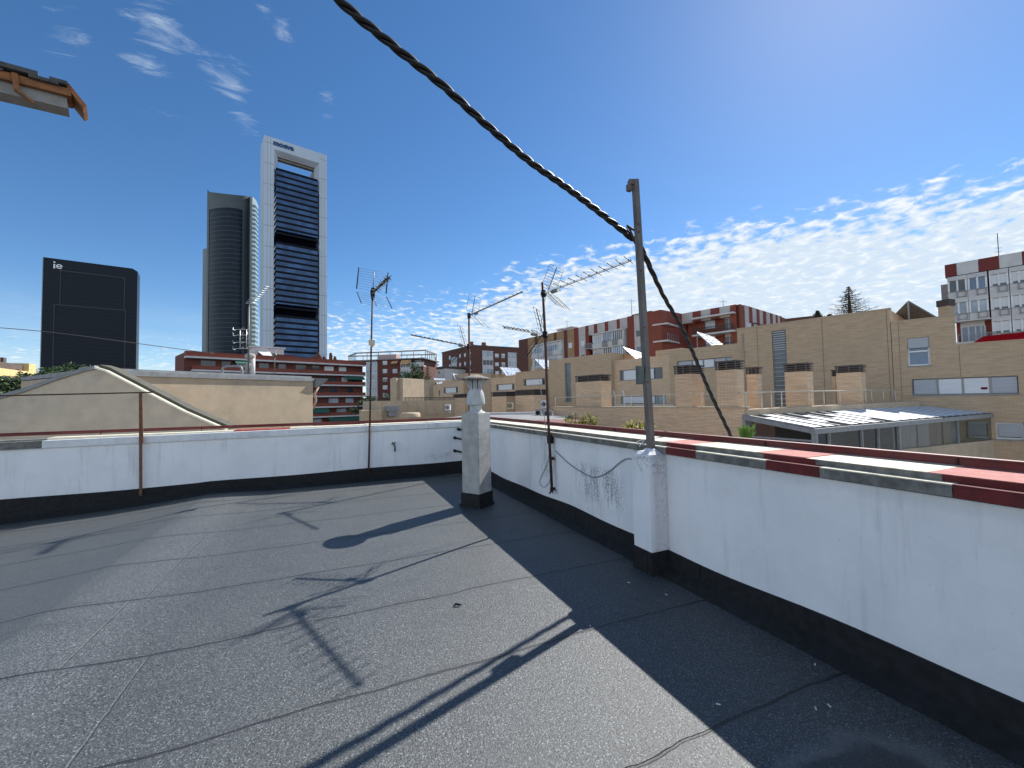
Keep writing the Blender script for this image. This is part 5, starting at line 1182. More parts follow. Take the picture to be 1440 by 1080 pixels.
# --- right block
RH = 18.8
a, b = onz(1339, 371, RH), onz(1440, 353, RH); S5 = Fr(a, b); UR = S5.U(1500)
rb5 = thing('apartment_block', S5.P(4, 0, GZ), 'pale grey block at the right edge with red and white roof band', 'building')
g = MB(); g.fb(S5, 0, UR, -14, -1.3, GZ, RH); g.build('wall', b_striper, rb5)
ed = [1339, 1356, 1387, 1417, 1450, 1482, 1500]
for i, (p0, p1) in enumerate(zip(ed, ed[1:])): strip(S5, rb5, p0, p1, M('maroon_panel', (.17, .035, .03), (.14, .03, .027), .6, .9) if i % 2 == 0 else m_offw, -1.3, 0, RH-1.65, RH, 'roof_band_panel')
lv_ = [S5.Z(1345, y_) for y_ in (385, 416, 445, 476, 506)]
bays = [(1341.5, 1370, 2), (1370, 1399, 2), (1401, 1429.5, 1), (1430, 1458, 1), (1460, 1498, 2)]
for l in range(7):
    zt_ = RH-1.75-l*3.02
    for bi, (p0, p1, kd) in enumerate(bays):
        if l == 2 and bi < 2: continue
        u0_, u1_ = S5.U(p0), S5.U(p1)-.03; g = MB()
        g.fb(S5, u0_, u1_, -1.3, -.02, zt_-3.02, zt_-3.02+.95); g.fb(S5, u0_, u1_, -1.3, .03, zt_-.55, zt_)
        g.fb(S5, u0_, u1_, -1.3, -.25, zt_-3.02+.95, zt_-.55)
        gb_ = g.build('glazed_balcony', m_offw, rb5)
        g = MB(); g.fb(S5, u0_+.12, u1_-.12, -.25, -.15, zt_-3.02+1.0, zt_-.6); g.build('pane', (g_dark if l == 0 and bi == 0 else (g_blue if l == 0 else g_pale)) if kd == 2 else m_shutw, gb_)
        g = MB(); nn_ = 2 if kd == 2 else 2
        for i in range(nn_+1): u = u0_+.1+(u1_-u0_-.2)*i/nn_; g.fb(S5, u-.09, u+.09, -.15, -.05, zt_-3.02+.95, zt_-.55)
        g.build('frame', m_white, gb_)
        if kd == 1:
            g = MB(); g.fb(S5, u0_+.3, u0_+1.3, -.15, -.12, zt_-3.02+1.0, zt_-3.02+1.25); g.fb(S5, u0_+1.5, u1_-.3, -.15, -.12, zt_-3.02+1.0, zt_-3.02+1.25); g.build('gap', g_dark, gb_)
        um = (u0_+u1_)/2; g = MB()
        for (zz0_, ) in ((zt_-3.02+.15,), (zt_-3.02+.85,)): g.fb(S5, um-.1, u1_-.15, .12, .16, zz0_, zz0_+.07)
        for u in (um-.1, u1_-.2): g.fb(S5, u, u+.07, .0, .16, zt_-3.02+.08, zt_-3.02+.95)
        g.fb(S5, u0_, u1_, .0, .05, zt_-3.02+.9, zt_-3.02+.97); g.build('window_box_rail', m_graysteel, gb_)
    if l == 2:
        u0_, u1_ = S5.U(1352), S5.U(1407); g = MB(); g.fb(S5, S5.U(1345), u1_, -1.3, .1, zt_-.12, zt_); g.fb(S5, S5.U(1345), u1_, -1.3, .1, zt_-3.02, zt_-2.85); g.build('balcony_slab', m_offw, rb5)
        g = MB(); g.fb(S5, S5.U(1356), S5.U(1391), -1.3, -1.22, zt_-2.8, zt_-.8); w_ = g.build('window', g_blue, rb5)
        g = MB()
        for p in (1356, 1366, 1376, 1384, 1390): u = S5.U(p); g.fb(S5, u, u+.14, -1.22, -1.15, zt_-2.8, zt_-.8)
        g.fb(S5, S5.U(1356), S5.U(1391), -1.22, -1.13, zt_-.8, zt_-.12); g.build('frame', m_offw, w_)
        g = MB(); 
        for i in range(14): u = u0_+(u1_-u0_)*i/13; g.fb(S5, u, u+.05, .0, .05, zt_-2.85, zt_-1.9)
        g.fb(S5, u0_, u1_, 0, .06, zt_-1.9, zt_-1.82); g.build('railing', m_graysteel, rb5)
for (p0, p1, y_, dd) in ((1328, 1340, 404, -3), ):
    g = MB(); u0_, u1_ = S5.U(p0+2), S5.U(p1+2); g.fb(S5, u0_, u1_, -12, dd, GZ, S5.off(dd).Z(p0, 400)); g.build('side_wing', m_trimg, rb5)
g = MB(); a_ = plan(1326, 52); b_ = plan(1341, 51); Q6 = Fr(a_, b_); g.fb(Q6, 0, Q6.L, -1, 0, GZ, Q6.Z(1330, 430)); stt = thing('stair_tower', Q6.P(0, 0, GZ), 'narrow brown-topped stair tower left of the pale grey block', 'tower'); g.build('wall', b_beige, stt)
g = MB(); g.fb(Q6, -.1, Q6.L+.1, -1.1, .1, Q6.Z(1330, 430), Q6.Z(1330, 421)); g.build('cap', m_roofbr, stt)
aw = Fr(plan(1363, 34), plan(1445, 31)); g = MB(); P = aw.P; z1q, z2q = aw.Z(1363, 471), aw.Z(1363, 484)
ub = aw.L+1; g.hexa([P(0, 0, z2q-.5), P(ub, 0, z2q-.5), P(ub, -2.5, z1q-.5), P(0, -2.5, z1q-.5), P(0, 0, z2q-.2), P(ub, 0, z2q-.2), P(ub, -2.5, z1q), P(0, -2.5, z1q)])
tag(g.build('awning', m_awnr, loc=P(0, 0, z2q)), 'bright red awning below the pale grey block at right edge', 'awning')
an = plan(1417, 60); g = MB(); g.tube([Vector((an.x, an.y, RH)), Vector((an.x, an.y, zz_at(1417, 325, an)))], .05, 6); 
for q in range(3): g.beam(Vector((an.x, an.y, RH+2.5+q*.6))-ax*.5, Vector((an.x, an.y, RH+2.5+q*.6))+ax*.5, .04, .04)
tag(g.build('roof_aerial', m_dkel, loc=(an.x, an.y, RH)), 'thin aerial on the roof of the pale grey block', 'antenna')
for i, (px, py0, d) in enumerate([(757, 438, 118), (1022, 399, 80), (800, 428, 96), (632, 485, 170), (741, 470, 120), (892, 398, 85)]):
    an = plan(px, d); zt_ = zz_at(px, py0+22, an); g = MB(); g.tube([Vector((an.x, an.y, 12)), Vector((an.x, an.y, zt_))], .05, 5); g.beam(Vector((an.x, an.y, zt_-.4))-ax*.7, Vector((an.x, an.y, zt_-.4))+ax*.7, .05, .05)
    g.build('roof_aerial', m_dkel, loc=(an.x, an.y, 12)); tag(bpy.data.objects[ 'roof_aerial' if False else sorted([o.name for o in bpy.data.objects if o.name.startswith('roof_aerial')])[-1]], ['hair-thin aerial above the ochre striped end behind the rusty mast', 'hair-thin aerial above the red striped corner block', 'hair-thin aerial over the middle of the long striped block', 'hair-thin aerial over the brown corner block', 'hair-thin aerial left of the ochre striped end', 'hair-thin aerial just left of the steel post top of the red wall'][i], 'antenna', 'aerials on distant roofs')

# --- yellow apartment block far left
a, b = plan(-30, 88), plan(57, 110); Y1 = Fr(a, b)
yb = thing('apartment_block', Y1.P(5, 0, GZ), 'sunlit yellow block with stepped balconies at far left', 'building')
zt_ = Y1.Z(20, 520)
hs = []
for l in range(4):
    for p in (2, 16, 29, 42): u = Y1.U(p); z_ = zt_-1.9-l*3.0; hs.append((u, u+2.2, z_-1.2, z_+.3))
block(yb, Y1, 0, Y1.L, 14, zt_, m_yelb, hs)
for h in hs: window(yb, Y1, h, glass=g_dark, split=2)
for l in range(5):
    g = MB(); g.fb(Y1, 0, Y1.L-1, 0, 1.3, zt_-3.6-l*3.0, zt_-3.45-l*3); g.fb(Y1, 0, Y1.L-1, 1.15, 1.3, zt_-3.45-l*3.0, zt_-2.6-l*3); g.build('balcony', m_yelb, yb)
g = MB(); g.fb(Y1, Y1.U(4), Y1.U(50), -10, -2, zt_, Y1.off(-2).Z(30, 513)); g.build('roof', m_roofbr, yb)
g = MB(); g.fb(Y1, Y1.U(47), Y1.U(57), -6, -1, zt_, Y1.off(-1).Z(50, 512.5)); g.build('penthouse', m_yelb, yb)
for i in range(5):
    p = 11+i*8; u = Y1.U(p); g = MB(); g.fb(Y1, u, u+R.uniform(.6, 1.6), -6, -5, zt_, Y1.off(-5).Z(p, 509)); g.build('chimney', m_roofbr, yb)

# ================================================================ BEIGE BRICK COMPLEX
MF = Fr(plan(1040, 27.9), plan(1257, 22.0))
def upx(p): return MF.U(p)
# house 1: tall block and lower neighbour
h1 = thing('brick_house', MF.P(MF.U(1150), 0, GZ), 'big windowless beige brick block with a tall louvred strip window', 'house')
zM1 = MF.Z(1254, 434)
st1 = (MF.U(1088.8), MF.U(1108.8), MF.Z(1098, 572), MF.Z(1098, 464))
block(h1, MF, MF.U(1040), MF.L, 9, zM1, b_beige, [st1])
w_ = window(h1, MF, st1, glass=g_teal, split=1, fm_=m_graysteel, fw=.05, name='strip_window')
g = MB(); n_ = 34; zA = MF.Z(1098, 493)
for i in range(n_):
    z_ = st1[3]-.06-(st1[3]-st1[2])*i/n_
    if z_ > zA or i % 2 == 0: g.fb(MF, st1[0]+.06, st1[1]-.06, -.1, -.05, z_-.06 if z_ > zA else z_-.035, z_)
g.build('louvre', m_shut, w_)
g = MB(); g.fb(MF, MF.U(1040)-.02, MF.L+.04, -.4, .04, zM1, zM1+.06); g.build('coping', m_beige, h1)
m_joint = M('dark_joint', (.16, .12, .085), None, 1, .9)
for p in (1068, 1160, 1252):
    g = MB(); u = MF.U(p); g.fb(MF, u, u+.025, 0, .004, -6, zM1-.02); g.build('control_joint', m_joint, h1)
g = MB(); u = MF.U(1048); g.tube([MF.P(u, .06, zM1-.3), MF.P(u, .06, -6)], .045, 8); g.build('downpipe', m_beige, h1)
M1b = MF.off(.02)
h1w = (MF.U(953), MF.U(1031), MF.Z(1031, 515), MF.Z(1031, 501))
zM1b = MF.Z(1038, 482.5)
block(h1, MF, MF.U(943), MF.U(1040)-.01, 8, zM1b, b_beige, [h1w], name='lower_wall')
w_ = window(h1, MF, h1w, glass=g_pale, split=5, fm_=m_graysteel, name='ribbon_window')
for i, f in enumerate((.1, .3, .5, .7)):
    g = MB(); a_ = h1w[0]+(h1w[1]-h1w[0])*(f+.02); b_ = h1w[0]+(h1w[1]-h1w[0])*(f+.19); g.fb(MF, a_, b_, -.11, -.06, h1w[2]+.07, h1w[3]-.07); g.build('shutter', m_shutw if i % 3 else m_shut, w_)
# house 2
h2 = thing('brick_house', MF.P(MF.U(820), 0, GZ), 'beige brick block with narrow strip window right of the rusty mast', 'house')
Fa = MF.off(.35)
zT2 = Fa.Z(858, 496); st2 = (Fa.U(795), Fa.U(803.5), Fa.Z(799, 566), Fa.Z(799, 510.5))
block(h2, Fa, Fa.U(773), Fa.U(861), 7, zT2, b_beige, [st2])
window(h2, Fa, st2, glass=g_teal, split=1, fm_=m_graysteel, fw=.08, name='strip_window')
zU2 = MF.Z(900, 503.5); w2 = (MF.U(872), MF.U(933), MF.Z(900, 534.5), MF.Z(900, 518.5)); w3 = (MF.U(873), MF.U(937), MF.Z(900, 568), MF.Z(900, 556.5))
block(h2, MF, MF.U(861)+.02, MF.U(943)-.01, 8, zU2, b_warm, [w2, w3], name='lower_wall')
wq = window(h2, MF, w2, glass=g_dark, split=4, fm_=m_graysteel, name='ribbon_window')
g = MB(); g.fb(MF, w2[0]+(w2[1]-w2[0])*.1, w2[0]+(w2[1]-w2[0])*.8, -.11, -.06, w2[2]+.07, w2[3]-.07); g.build('shutter', m_shutw, wq)
wq = window(h2, MF, w3, glass=g_pale, split=5, fm_=m_graysteel, name='ribbon_window')
g = MB(); g.fb(MF, w3[0]+.3, w3[0]+(w3[1]-w3[0])*.75, -.11, -.06, w3[2]+.07, w3[3]-.07); g.build('shutter', m_shutw, wq)
g = MB(); g.fb(MF, MF.U(905), MF.U(943), -6, -2, zU2-.1, MF.off(-2).Z(925, 493)); g.build('roof_room', b_beige, h2)
# house 3..: repeating towards the left
def rowhouse(label, p0, p1, ytop, off, dep, mat, wins, d_extra=None, extra=()):
    f = MF.off(off); pc_ = (p0+p1)/2; h = thing('brick_house', f.P(f.U(pc_), 0, GZ), label, 'house')
    zt = f.Z(pc_, ytop); hs = [(f.U(a), f.U(b), f.Z((a+b)/2, d_), f.Z((a+b)/2, c)) for (a, b, c, d_) in wins]
    block(h, f, f.U(p0), f.U(p1), dep, zt, mat, hs)
    for i, hh in enumerate(hs):
        wide = (hh[1]-hh[0]) > 1.6; w_ = window(h, f, hh, glass=g_dark, split=3 if wide else 1, fm_=m_graysteel, name='ribbon_window' if wide else 'window')
        if wide: 
            g = MB(); g.fb(f, hh[0]+(hh[1]-hh[0])*.12, hh[0]+(hh[1]-hh[0])*.85, -.11, -.06, hh[2]+.07, hh[3]-.07); g.build('shutter', m_shutw, w_)
    for (a, b, yt, o2, mm) in extra:
        f2 = f.off(o2); g = MB(); g.fb(f2, f2.U(a), f2.U(b), -5, 0, GZ, f2.Z((a+b)/2, yt)); g.build('stepped_wall', mm, h)
    g = MB(); g.fb(f, f.U(p0)-.03, f.U(p1)+.03, -.3, .04, zt, zt+.05); g.build('coping', m_beige, h)
    return h, f, zt
rowhouse('beige brick block with long window between chimney cowl and rusty mast', 726, 772.6, 522, .1, 7, b_beige, [(736.5, 767, 532.5, 542)], extra=[(752, 772, 517, -1.0, b_beige)])
rowhouse('beige brick block with ribbon window right behind the chimney cowl', 691, 725.8, 530, .15, 7, b_warm, [(698, 724, 540, 549)], extra=[(691, 701, 526, -1.2, b_warm)])
rowhouse('beige brick block just left of the chimney cowl', 622, 652, 536, .2, 8, b_warm, [(624, 644, 544.5, 553)], extra=[(637, 658, 526, -1.0, b_beige)])
rowhouse('beige brick block half hidden by the chimney cowl', 655, 690.6, 527.5, -.4, 7, b_beige, [(659, 661, 545, 556)])
rowhouse('pale stepped beige block with two slit doors, left of the brick row', 603.5, 621.8, 541, .0, 9, b_warm, [(604.5, 607.5, 550, 557), (617, 619, 549, 557)])
rowhouse('plain blind beige block with chamfered corner at the row end', 574, 603.3, 535.5, .6, 9, m_beige, [], extra=[(573.5, 580, 541, .3, m_beige)])

# house right: frontal block M2
A2 = plan(1258, 22.0); B2_ = plan(1440, 18.9); M2 = Fr(A2, B2_); U2 = M2.U(1520)
h8 = thing('brick_house', M2.P(5, 0, GZ), 'beige brick block at right with square window over a shuttered ribbon window', 'house')
zA2 = M2.Z(1300, 448.5); zB2 = M2.Z(1400, 481)
uS = M2.U(1349)
q1 = (M2.U(1279.5), M2.U(1311), M2.Z(1295, 514), M2.Z(1295, 474)); q2 = (M2.U(1283), M2.U(1433), M2.Z(1360, 555), M2.Z(1360, 530.5)); q3 = (M2.U(1397), M2.U(1437), M2.Z(1415, 618), M2.Z(1415, 594))
g = MB(); facade_wall(g, M2, 0, U2, GZ, zB2, [q2, q3]+[(q1[0], q1[1], q1[2], zB2)] if q1[3] > zB2 else [q1, q2, q3])
if q1[3] > zB2:
    facade_wall(g, M2, 0, uS, zB2, zA2, [(q1[0], q1[1], zB2, q1[3])])
else: facade_wall(g, M2, 0, uS, zB2, zA2, [])
g.fb(M2, 0, U2, -9, -.18, GZ, zB2-.002); g.fb(M2, 0, uS, -2.2, -.18, zB2-.01, zA2-.002)
P = M2.P; g.face([P(uS, 0, zB2), P(uS, -.18, zB2), P(uS, -.18, zA2), P(uS, 0, zA2)]); g.face([P(0, 0, zA2), P(uS, 0, zA2), P(uS, -.18, zA2), P(0, -.18, zA2)]); g.face([P(uS, 0, zB2), P(U2, 0, zB2), P(U2, -.18, zB2), P(uS, -.18, zB2)])
g.build('wall', b_beige, h8)
g = MB(); g.fb(M2, -.02, uS+.03, -.35, .03, zA2, zA2+.05); g.fb(M2, uS+.04, U2, -.35, .03, zB2, zB2+.05); g.build('coping', m_beige, h8)
for p in (1268, 1352):
    g = MB(); u = M2.U(p); g.fb(M2, u, u+.02, 0, .004, -6 if p < 1300 else q2[3]+.05, (zA2 if p < 1349 else zB2)-.02); g.build('control_joint', m_joint, h8)
for hq in (q1, q2, q3):
    g = MB(); g.fb(M2, hq[0]-.06, hq[1]+.06, .0, .05, hq[2]-.05, hq[2]+.001); g.build('sill', m_graysteel, h8)
wq = window(h8, M2, q1, glass=g_blue, split=1, fm_=m_white, fw=.07, rev=.18, name='square_window')
zt_ = q1[3]; g = MB(); g.fb(M2, q1[0]+.03, q1[1]-.03, -.1, -.04, zt_-(zt_-q1[2])*.38, zt_-.05); g.build('shutter', m_shut, wq)
g = MB(); g.fb(M2, q1[0]+.07, q1[1]-.07, -.12, -.06, zt_-(zt_-q1[2])*.52, zt_-(zt_-q1[2])*.47); g.build('crossbar', m_white, wq)
wq = window(h8, M2, q2, glass=m_offw, split=1, fm_=m_graysteel, fw=.06, name='ribbon_window')
for (p0, p1, mm) in ((1284, 1318, m_shut), (1319, 1353.5, m_shutw), (1354.5, 1392, m_shutw), (1393.5, 1432, m_shut)):
    g = MB(); g.fb(M2, M2.U(p0)+.05, M2.U(p1)-.02, -.12, -.05, q2[2]+.06, q2[3]-.06); g.build('shutter', mm, wq)
g = MB(); g.fb(M2, M2.U(1380), M2.U(1389), -.05, -.035, M2.Z(1385, 547.5), M2.Z(1385, 544.5)); g.build('red_sticker', m_awnr, wq)
wq = window(h8, M2, q3, glass=g_dark, split=1, fm_=m_white, fw=.08)
g = MB(); g.fb(M2, q3[0]+.08, q3[1]-.08, -.11, -.05, q3[2]+(q3[3]-q3[2])*.16, q3[3]-.08); g.build('shutter', m_shut, wq)
# big dark solar collector seen from behind
def panel(th_name, label, corners, mat, legs=True, thick=.06, grid=(2, 3)):
    """corners = 4 points TL, TR, BR, BL"""
    c = [Vector(p) for p in corners]; nn = (c[1]-c[0]).cross(c[3]-c[0]).normalized()
    if nn.dot(EYE-c[0]) < 0: nn = -nn
    t = thing(th_name, sum(c, Vector())/4, label, 'solar panel', 'solar panels on the beige brick roofs')
    g = MB(); g.hexa([p-nn*thick for p in c]+c); g.build('panel_sheet', mat, t)
    g = MB()
    for i in range(grid[0]+1): f = i/grid[0]; g.beam(c[0].lerp(c[1], f)+nn*.012, c[3].lerp(c[2], f)+nn*.012, .05, .03, up=nn)
    for i in range(grid[1]+1): f = i/grid[1]; g.beam(c[0].lerp(c[3], f)+nn*.012, c[1].lerp(c[2], f)+nn*.012, .05, .03, up=nn)
    g.build('frame', m_alu if mat is not m_solb else M('dark_frame', (.10, .10, .10), None, 1, .6), t)
    if legs:
        lz = min(p.z for p in c)-.6; g = MB()
        for p in c: g.beam(Vector((p.x, p.y, lz)), p, .05, .05, up=(1, 0, 0))
        g.build('support', m_graysteel, t)
    return t
def Pp(px, py, d): 
    p = plan(px, d); p.z = zz_at(px, py, p); return p
panel('solar_panel', 'large dark solar panel seen from behind on the right brick roof', [Pp(1284, 423, 22.8), Pp(1326, 448, 23.2), Pp(1300, 456, 27.5), Pp(1258, 448, 26)], m_solb, grid=(6, 2))
panel('solar_panel', 'white tilted solar panel on the roof left of the big blind brick wall', [Pp(983.5, 467, 32), Pp(1006, 474, 33), Pp(1018.5, 484, 30.5), Pp(1003, 485, 29.8)], m_sol, grid=(3, 4))
panel('solar_panel', 'white tilted solar panel just left of the steel post', [Pp(879, 488.5, 36.5), Pp(905, 497, 37.5), Pp(905.5, 504, 35), Pp(896, 504.5, 34.6)], m_sol, grid=(3, 4))
panel('solar_panel', 'white triangular solar panel crossed by the rusty mast', [Pp(753.5, 505, 45), Pp(774, 507, 46), Pp(773, 518, 43), Pp(766, 518.5, 42.5)], m_sol, grid=(2, 3))
panel('solar_panel', 'wide white solar panel right of the chimney cap', [Pp(704, 516.5, 50), Pp(729, 518, 52), Pp(735, 525.5, 48), Pp(713, 528.5, 47)], m_sol, grid=(5, 3))
panel('solar_panel', 'small white solar panel left of the thin corner mast', [Pp(637, 525.5, 57), Pp(646, 527, 58), Pp(645, 535, 55), Pp(642, 534, 55)], m_sol, grid=(2, 3))
panel('solar_panel', 'white ribbed solar panel on the leftmost brick roof', [Pp(610, 532, 62), Pp(626, 532.5, 64), Pp(629, 538, 60), Pp(616, 541, 59)], m_sol, grid=(5, 3))

# terraces in front of the row
TW1 = Fr(plan(778, 22.9), plan(1046, 15.1)); TW2 = Fr(plan(1046, 15.1), plan(1290, 21.1))
tw = thing('terrace_wall', TW1.P(TW1.L/2, 0, GZ), 'long beige brick terrace wall running behind the steel post', 'wall')
zt1 = TW1.Z(900, 573.5)
g = MB(); g.fb(TW1, 0, TW1.L, -.3, 0, GZ, zt1); g.build('wall', b_warm, tw)
g = MB(); g.fb(TW1, -.03, TW1.L+.1, -.34, .04, zt1, zt1+.05); g.build('coping', m_beige, tw)
g = MB(); P1 = TW1.P; g.prism([(p.x, p.y) for p in (P1(0, -.3, 0), P1(TW1.L, -.3, 0), TW2.P(TW2.L, -.3, 0), MF.P(MF.L, .1, 0), MF.P(MF.U(700), .1, 0))], zt1-1.1, zt1-.9); g.build('terrace_floor', m_conc, tw)
g = MB(); ztr = TW1.Z(880, 556.5)
g.tube([P1(0, -.15, ztr), P1(TW1.L, -.15, ztr)], .02, 6)
for i in range(7): g.tube([P1(TW1.L*i/6, -.15, zt1), P1(TW1.L*i/6, -.15, ztr)], .018, 6)
g.build('railing', m_rail, tw)
tw2 = thing('terrace_wall', TW2.P(TW2.L/2, 0, GZ), 'beige terrace parapet with cream railing above the glass sunroom', 'wall')
za, zb = TW2.Z(1048, 576), TW2.Z(1286, 564)
g = MB(); g.fb(TW2, 0.02, TW2.L, -.3, 0, GZ, za-.06, None, zb-.06); g.build('wall', b_beige, tw2)
g = MB(); g.fb(TW2, 0.03, TW2.L, -.34, .06, za-.3, za, zb-.3, zb); g.build('coping', m_beige, tw2)
g = MB(); zra, zrb = TW2.Z(1050, 551.5), TW2.Z(1268, 548)
uend = TW2.U(1271)
g.tube([TW2.P(0, -.15, zra), TW2.P(uend, -.15, zrb)], .024, 6)
for p in (1055, 1076.5, 1090, 1104.5, 1146, 1164, 1186.5, 1222, 1231, 1247.5, 1264): u = TW2.U(p); f = u/uend; g.tube([TW2.P(u, -.15, za), TW2.P(u, -.15, zra+(zrb-zra)*f)], .024, 6)
g.build('railing', m_rail, tw2)

def stack(fr, p0, p1, ytop, ylou, label, back=1.0, off=-.35, mat=None, side=None):
    f = fr.off(off)
    if side: q0 = plan(p1, side); f = Fr(q0-TW1.u*2, q0)
    u0_, u1_ = f.U(p0), f.U(p1); pc_ = (p0+p1)/2; zt_, zl_ = f.Z(pc_, ytop), f.Z(pc_, ylou)
    t = thing('chimney_stack', f.P((u0_+u1_)/2, -back/2, zt1-1), label, 'chimney stack', 'louvred brick chimney stacks on the terraces')
    g = MB(); g.fb(f, u0_+.03, u1_-.03, -back, 0, GZ if fr is not MF else GZ, zl_)
    g.build('brick_shaft', mat or b_warm, t)
    g = MB(); g.fb(f, u0_+.1, u1_-.1, -back+.07, -.07, zl_, zt_-.06); lv = g.build('louvre_core', m_darkin, t)
    n_ = 4
    for i in range(n_):
        z_ = zl_+(zt_-zl_)*(i+.35)/n_; g = MB(); hh = (zt_-zl_)/n_*.45; P = f.P
        for (a, b, c, d) in ((u0_, u1_, 0, -.09), (u0_, u1_, -back, -back+.09)): g.fb(f, a, b, min(c, d), max(c, d), z_, z_+hh)
        g.fb(f, u0_, u0_+.09, -back+.09, -.09, z_, z_+hh); g.fb(f, u1_-.09, u1_, -back+.09, -.09, z_, z_+hh); g.build('slat', m_louv, t)
    g = MB(); g.fb(f, u0_-.02, u1_+.02, -back-.02, .02, zt_-.06, zt_)
    for u in (u0_+.02, (u0_+u1_)/2, u1_-.07): g.fb(f, u, u+.05, .0, .025, zl_, zt_-.06)
    g.build('cap', m_louv, t); return t
stack(TW2, 1176, 1213, 513.5, 524, 'rightmost louvred beige brick stack, beside the square window', .8, side=18.9)
stack(TW2, 1170.5, 1176, 520, 529, 'tiny louvred box tucked behind the rightmost brick stack', .5, side=20.3)
stack(TW2, 1103.5, 1137, 510.5, 522.5, 'louvred beige brick stack covering the foot of the louvred strip window', .75, side=17.3)
stack(TW1, 1007, 1038, 507, 520, 'widest louvred brick stack, above the left end of the glass sunroom', .6, off=-.02)
stack(TW1, 1050, 1066, 516, 526, 'short louvred stack joined to the right side of the widest one', .5, side=16.9)
stack(TW1, 949, 974, 513.5, 526, 'louvred brick stack crossed by the hanging black cable', 1.0, off=-.02)
stack(TW1, 810, 846, 527.5, 536.5, 'low wide louvred brick stack between rusty mast and steel post', .8, off=-.4)
FR0 = Fr(plan(640, 42), plan(737, 34))
stack(FR0, 724.5, 751, 548, 556, 'louvred brick stack just left of the rusty mast', 1.5, off=0)
stack(FR0, 691, 712, 551, 557.5, 'louvred brick stack right beside the chimney cowl', 1.5, off=0)
stack(FR0, 637, 654, 554, 559.5, 'louvred brick stack left of the chimney cowl', 1.5, off=0)

# walls and roof in the middle distance, left of chimney
lw = thing('terrace_wall', plan(590, 34), 'panelled beige terrace wall with dark railing seen over the far parapet', 'wall')
F9 = Fr(plan(566, 36), plan(640, 39)); zq = F9.Z(590, 563.5)
g = MB(); g.fb(F9, 0, F9.L, -.4, 0, GZ, zq)
for i in range(6): u = F9.L*(i+.5)/6; g.fb(F9, u-.04, u+.04, 0, .05, GZ, zq)
g.fb(F9, 0, F9.L, 0, .06, zq-1.25, zq-1.17); g.build('wall', m_beige, lw)
g = MB(); zr9 = F9.Z(590, 558.5); g.fb(F9, .2, F9.L, -.25, -.2, zr9-.05, zr9)
for i in range(40): u = .2+(F9.L-.2)*i/39; g.fb(F9, u, u+.05, -.24, -.2, zq, zr9)
g.build('railing', m_louv, lw)
lw2 = thing('service_room', plan(550, 30), 'pale beige roof room with vent hood seen right of the thin mast', 'roof room')
F10 = Fr(plan(535.5, 30), plan(566, 31)); g = MB(); zq = F10.Z(550, 563.5); g.fb(F10, 0, F10.L, -4, 0, GZ, zq); F11 = Fr(plan(510, 29), plan(536.5, 29.5)); g.fb(F11, 0, F11.L, -4, 0, GZ, F11.Z(520, 577)); g.build('wall', m_beige, lw2)
g = MB(); P = F10.P; u = F10.U(550); zz_ = F10.Z(550, 571); g.fb(F10, u-.45, u+.45, 0, .35, zz_-.35, zz_); g.fb(F10, u-.3, u+.35, 0, .25, zz_-.75, zz_-.35); g.build('vent_hood', m_graysteel, lw2)
F12 = Fr(plan(549, 42), plan(557.5, 41.7)); g = MB(); zq = F12.Z(553, 532); g.fb(F12, 0, F12.L, -3.5, 0, GZ, zq); g.fb(F12, F12.L+.02, F12.L+.5, -4, -.4, GZ, zq+.02)
tag(g.build('pillar_wall', m_beige, loc=F12.P(0, 0, GZ)), 'tall narrow beige wall end in front of the brick block', 'wall')

# grey lower roof directly beyond the corner
nr = thing('flat_roof_building', plan(640, 18), 'grey flat roof with round beige kerb just beyond the parapet corner', 'building')
F13 = Fr(plan(555, 17), plan(778, 15.5)); zf = .74
g = MB(); g.fb(F13, 0, F13.L, -12, 0, GZ, zf); g.build('roof', M('pale_grey_roof', (.24, .24, .24), (.18, .18, .18), .8, .95), nr)
g = MB(); g.fb(F13, 0, F13.L, -9.3, -9.0, zf, zf+.14); g.build('kerb', m_offw, nr)
g = MB(); cpt = plan(577, 24.5); cpt.z = zf; g.lathe(cpt, [(.58, 0), (.56, .2), (.5, .25), (.0, .27)], 20); g.build('drum', m_beige, nr)
tl = Fr(plan(700, 13.5), plan(790, 12)); g = MB(); g.fb(tl, 0, tl.L*.8, -3, 0, GZ, .86); g.build('tiled_edge', m_terr, nr)
# air conditioning units
def acunit(px0, px1, y0, y1, d, label, mat=m_offw):
    f = Fr(plan(px0, d), plan(px1, d)); t = thing('ac_unit', f.P(f.L/2, 0, f.Z(px0, y1)), label, 'air conditioner', 'air conditioners on the beige terraces')
    zA_, zB_ = f.Z(px0, y1), f.Z(px0, y0); g = MB(); g.fb(f, 0, f.L, -.4, 0, zA_, zB_); g.build('case', mat, t)
    g = MB(); c = f.P(f.L*.4, .01, (zA_+zB_)/2); r_ = min(f.L, zB_-zA_)*.36
    for q in range(4): rr_ = r_*(q+1)/4; g.tube([c+f.u*cos(a)*rr_+Vector((0, 0, sin(a)*rr_)) for a in [2*pi*i/14 for i in range(15)]], .012, 4, cap=False)
    g.build('fan_grille', m_black, t); g = MB(); g.fb(f, .05, .12, -.35, 0, zA_-.25, zA_); g.fb(f, f.L-.12, f.L-.05, -.35, 0, zA_-.25, zA_); g.build('foot', m_graysteel, t)
acunit(761, 769, 563, 574, 23.5, 'white air conditioner just left of the rusty mast foot')
acunit(753, 760, 575, 586, 23.0, 'dark air conditioner below and left of the white one', m_graysteel)
acunit(764, 776, 577, 588, 22.6, 'grey air conditioner lowest beside the rusty mast', m_graysteel)
acunit(713, 722, 566, 575, 34, 'beige air conditioner between two louvred stacks', m_cream)
acunit(626, 633, 569, 577, 36, 'white air conditioner left of the chimney cowl', m_white)
g = MB()
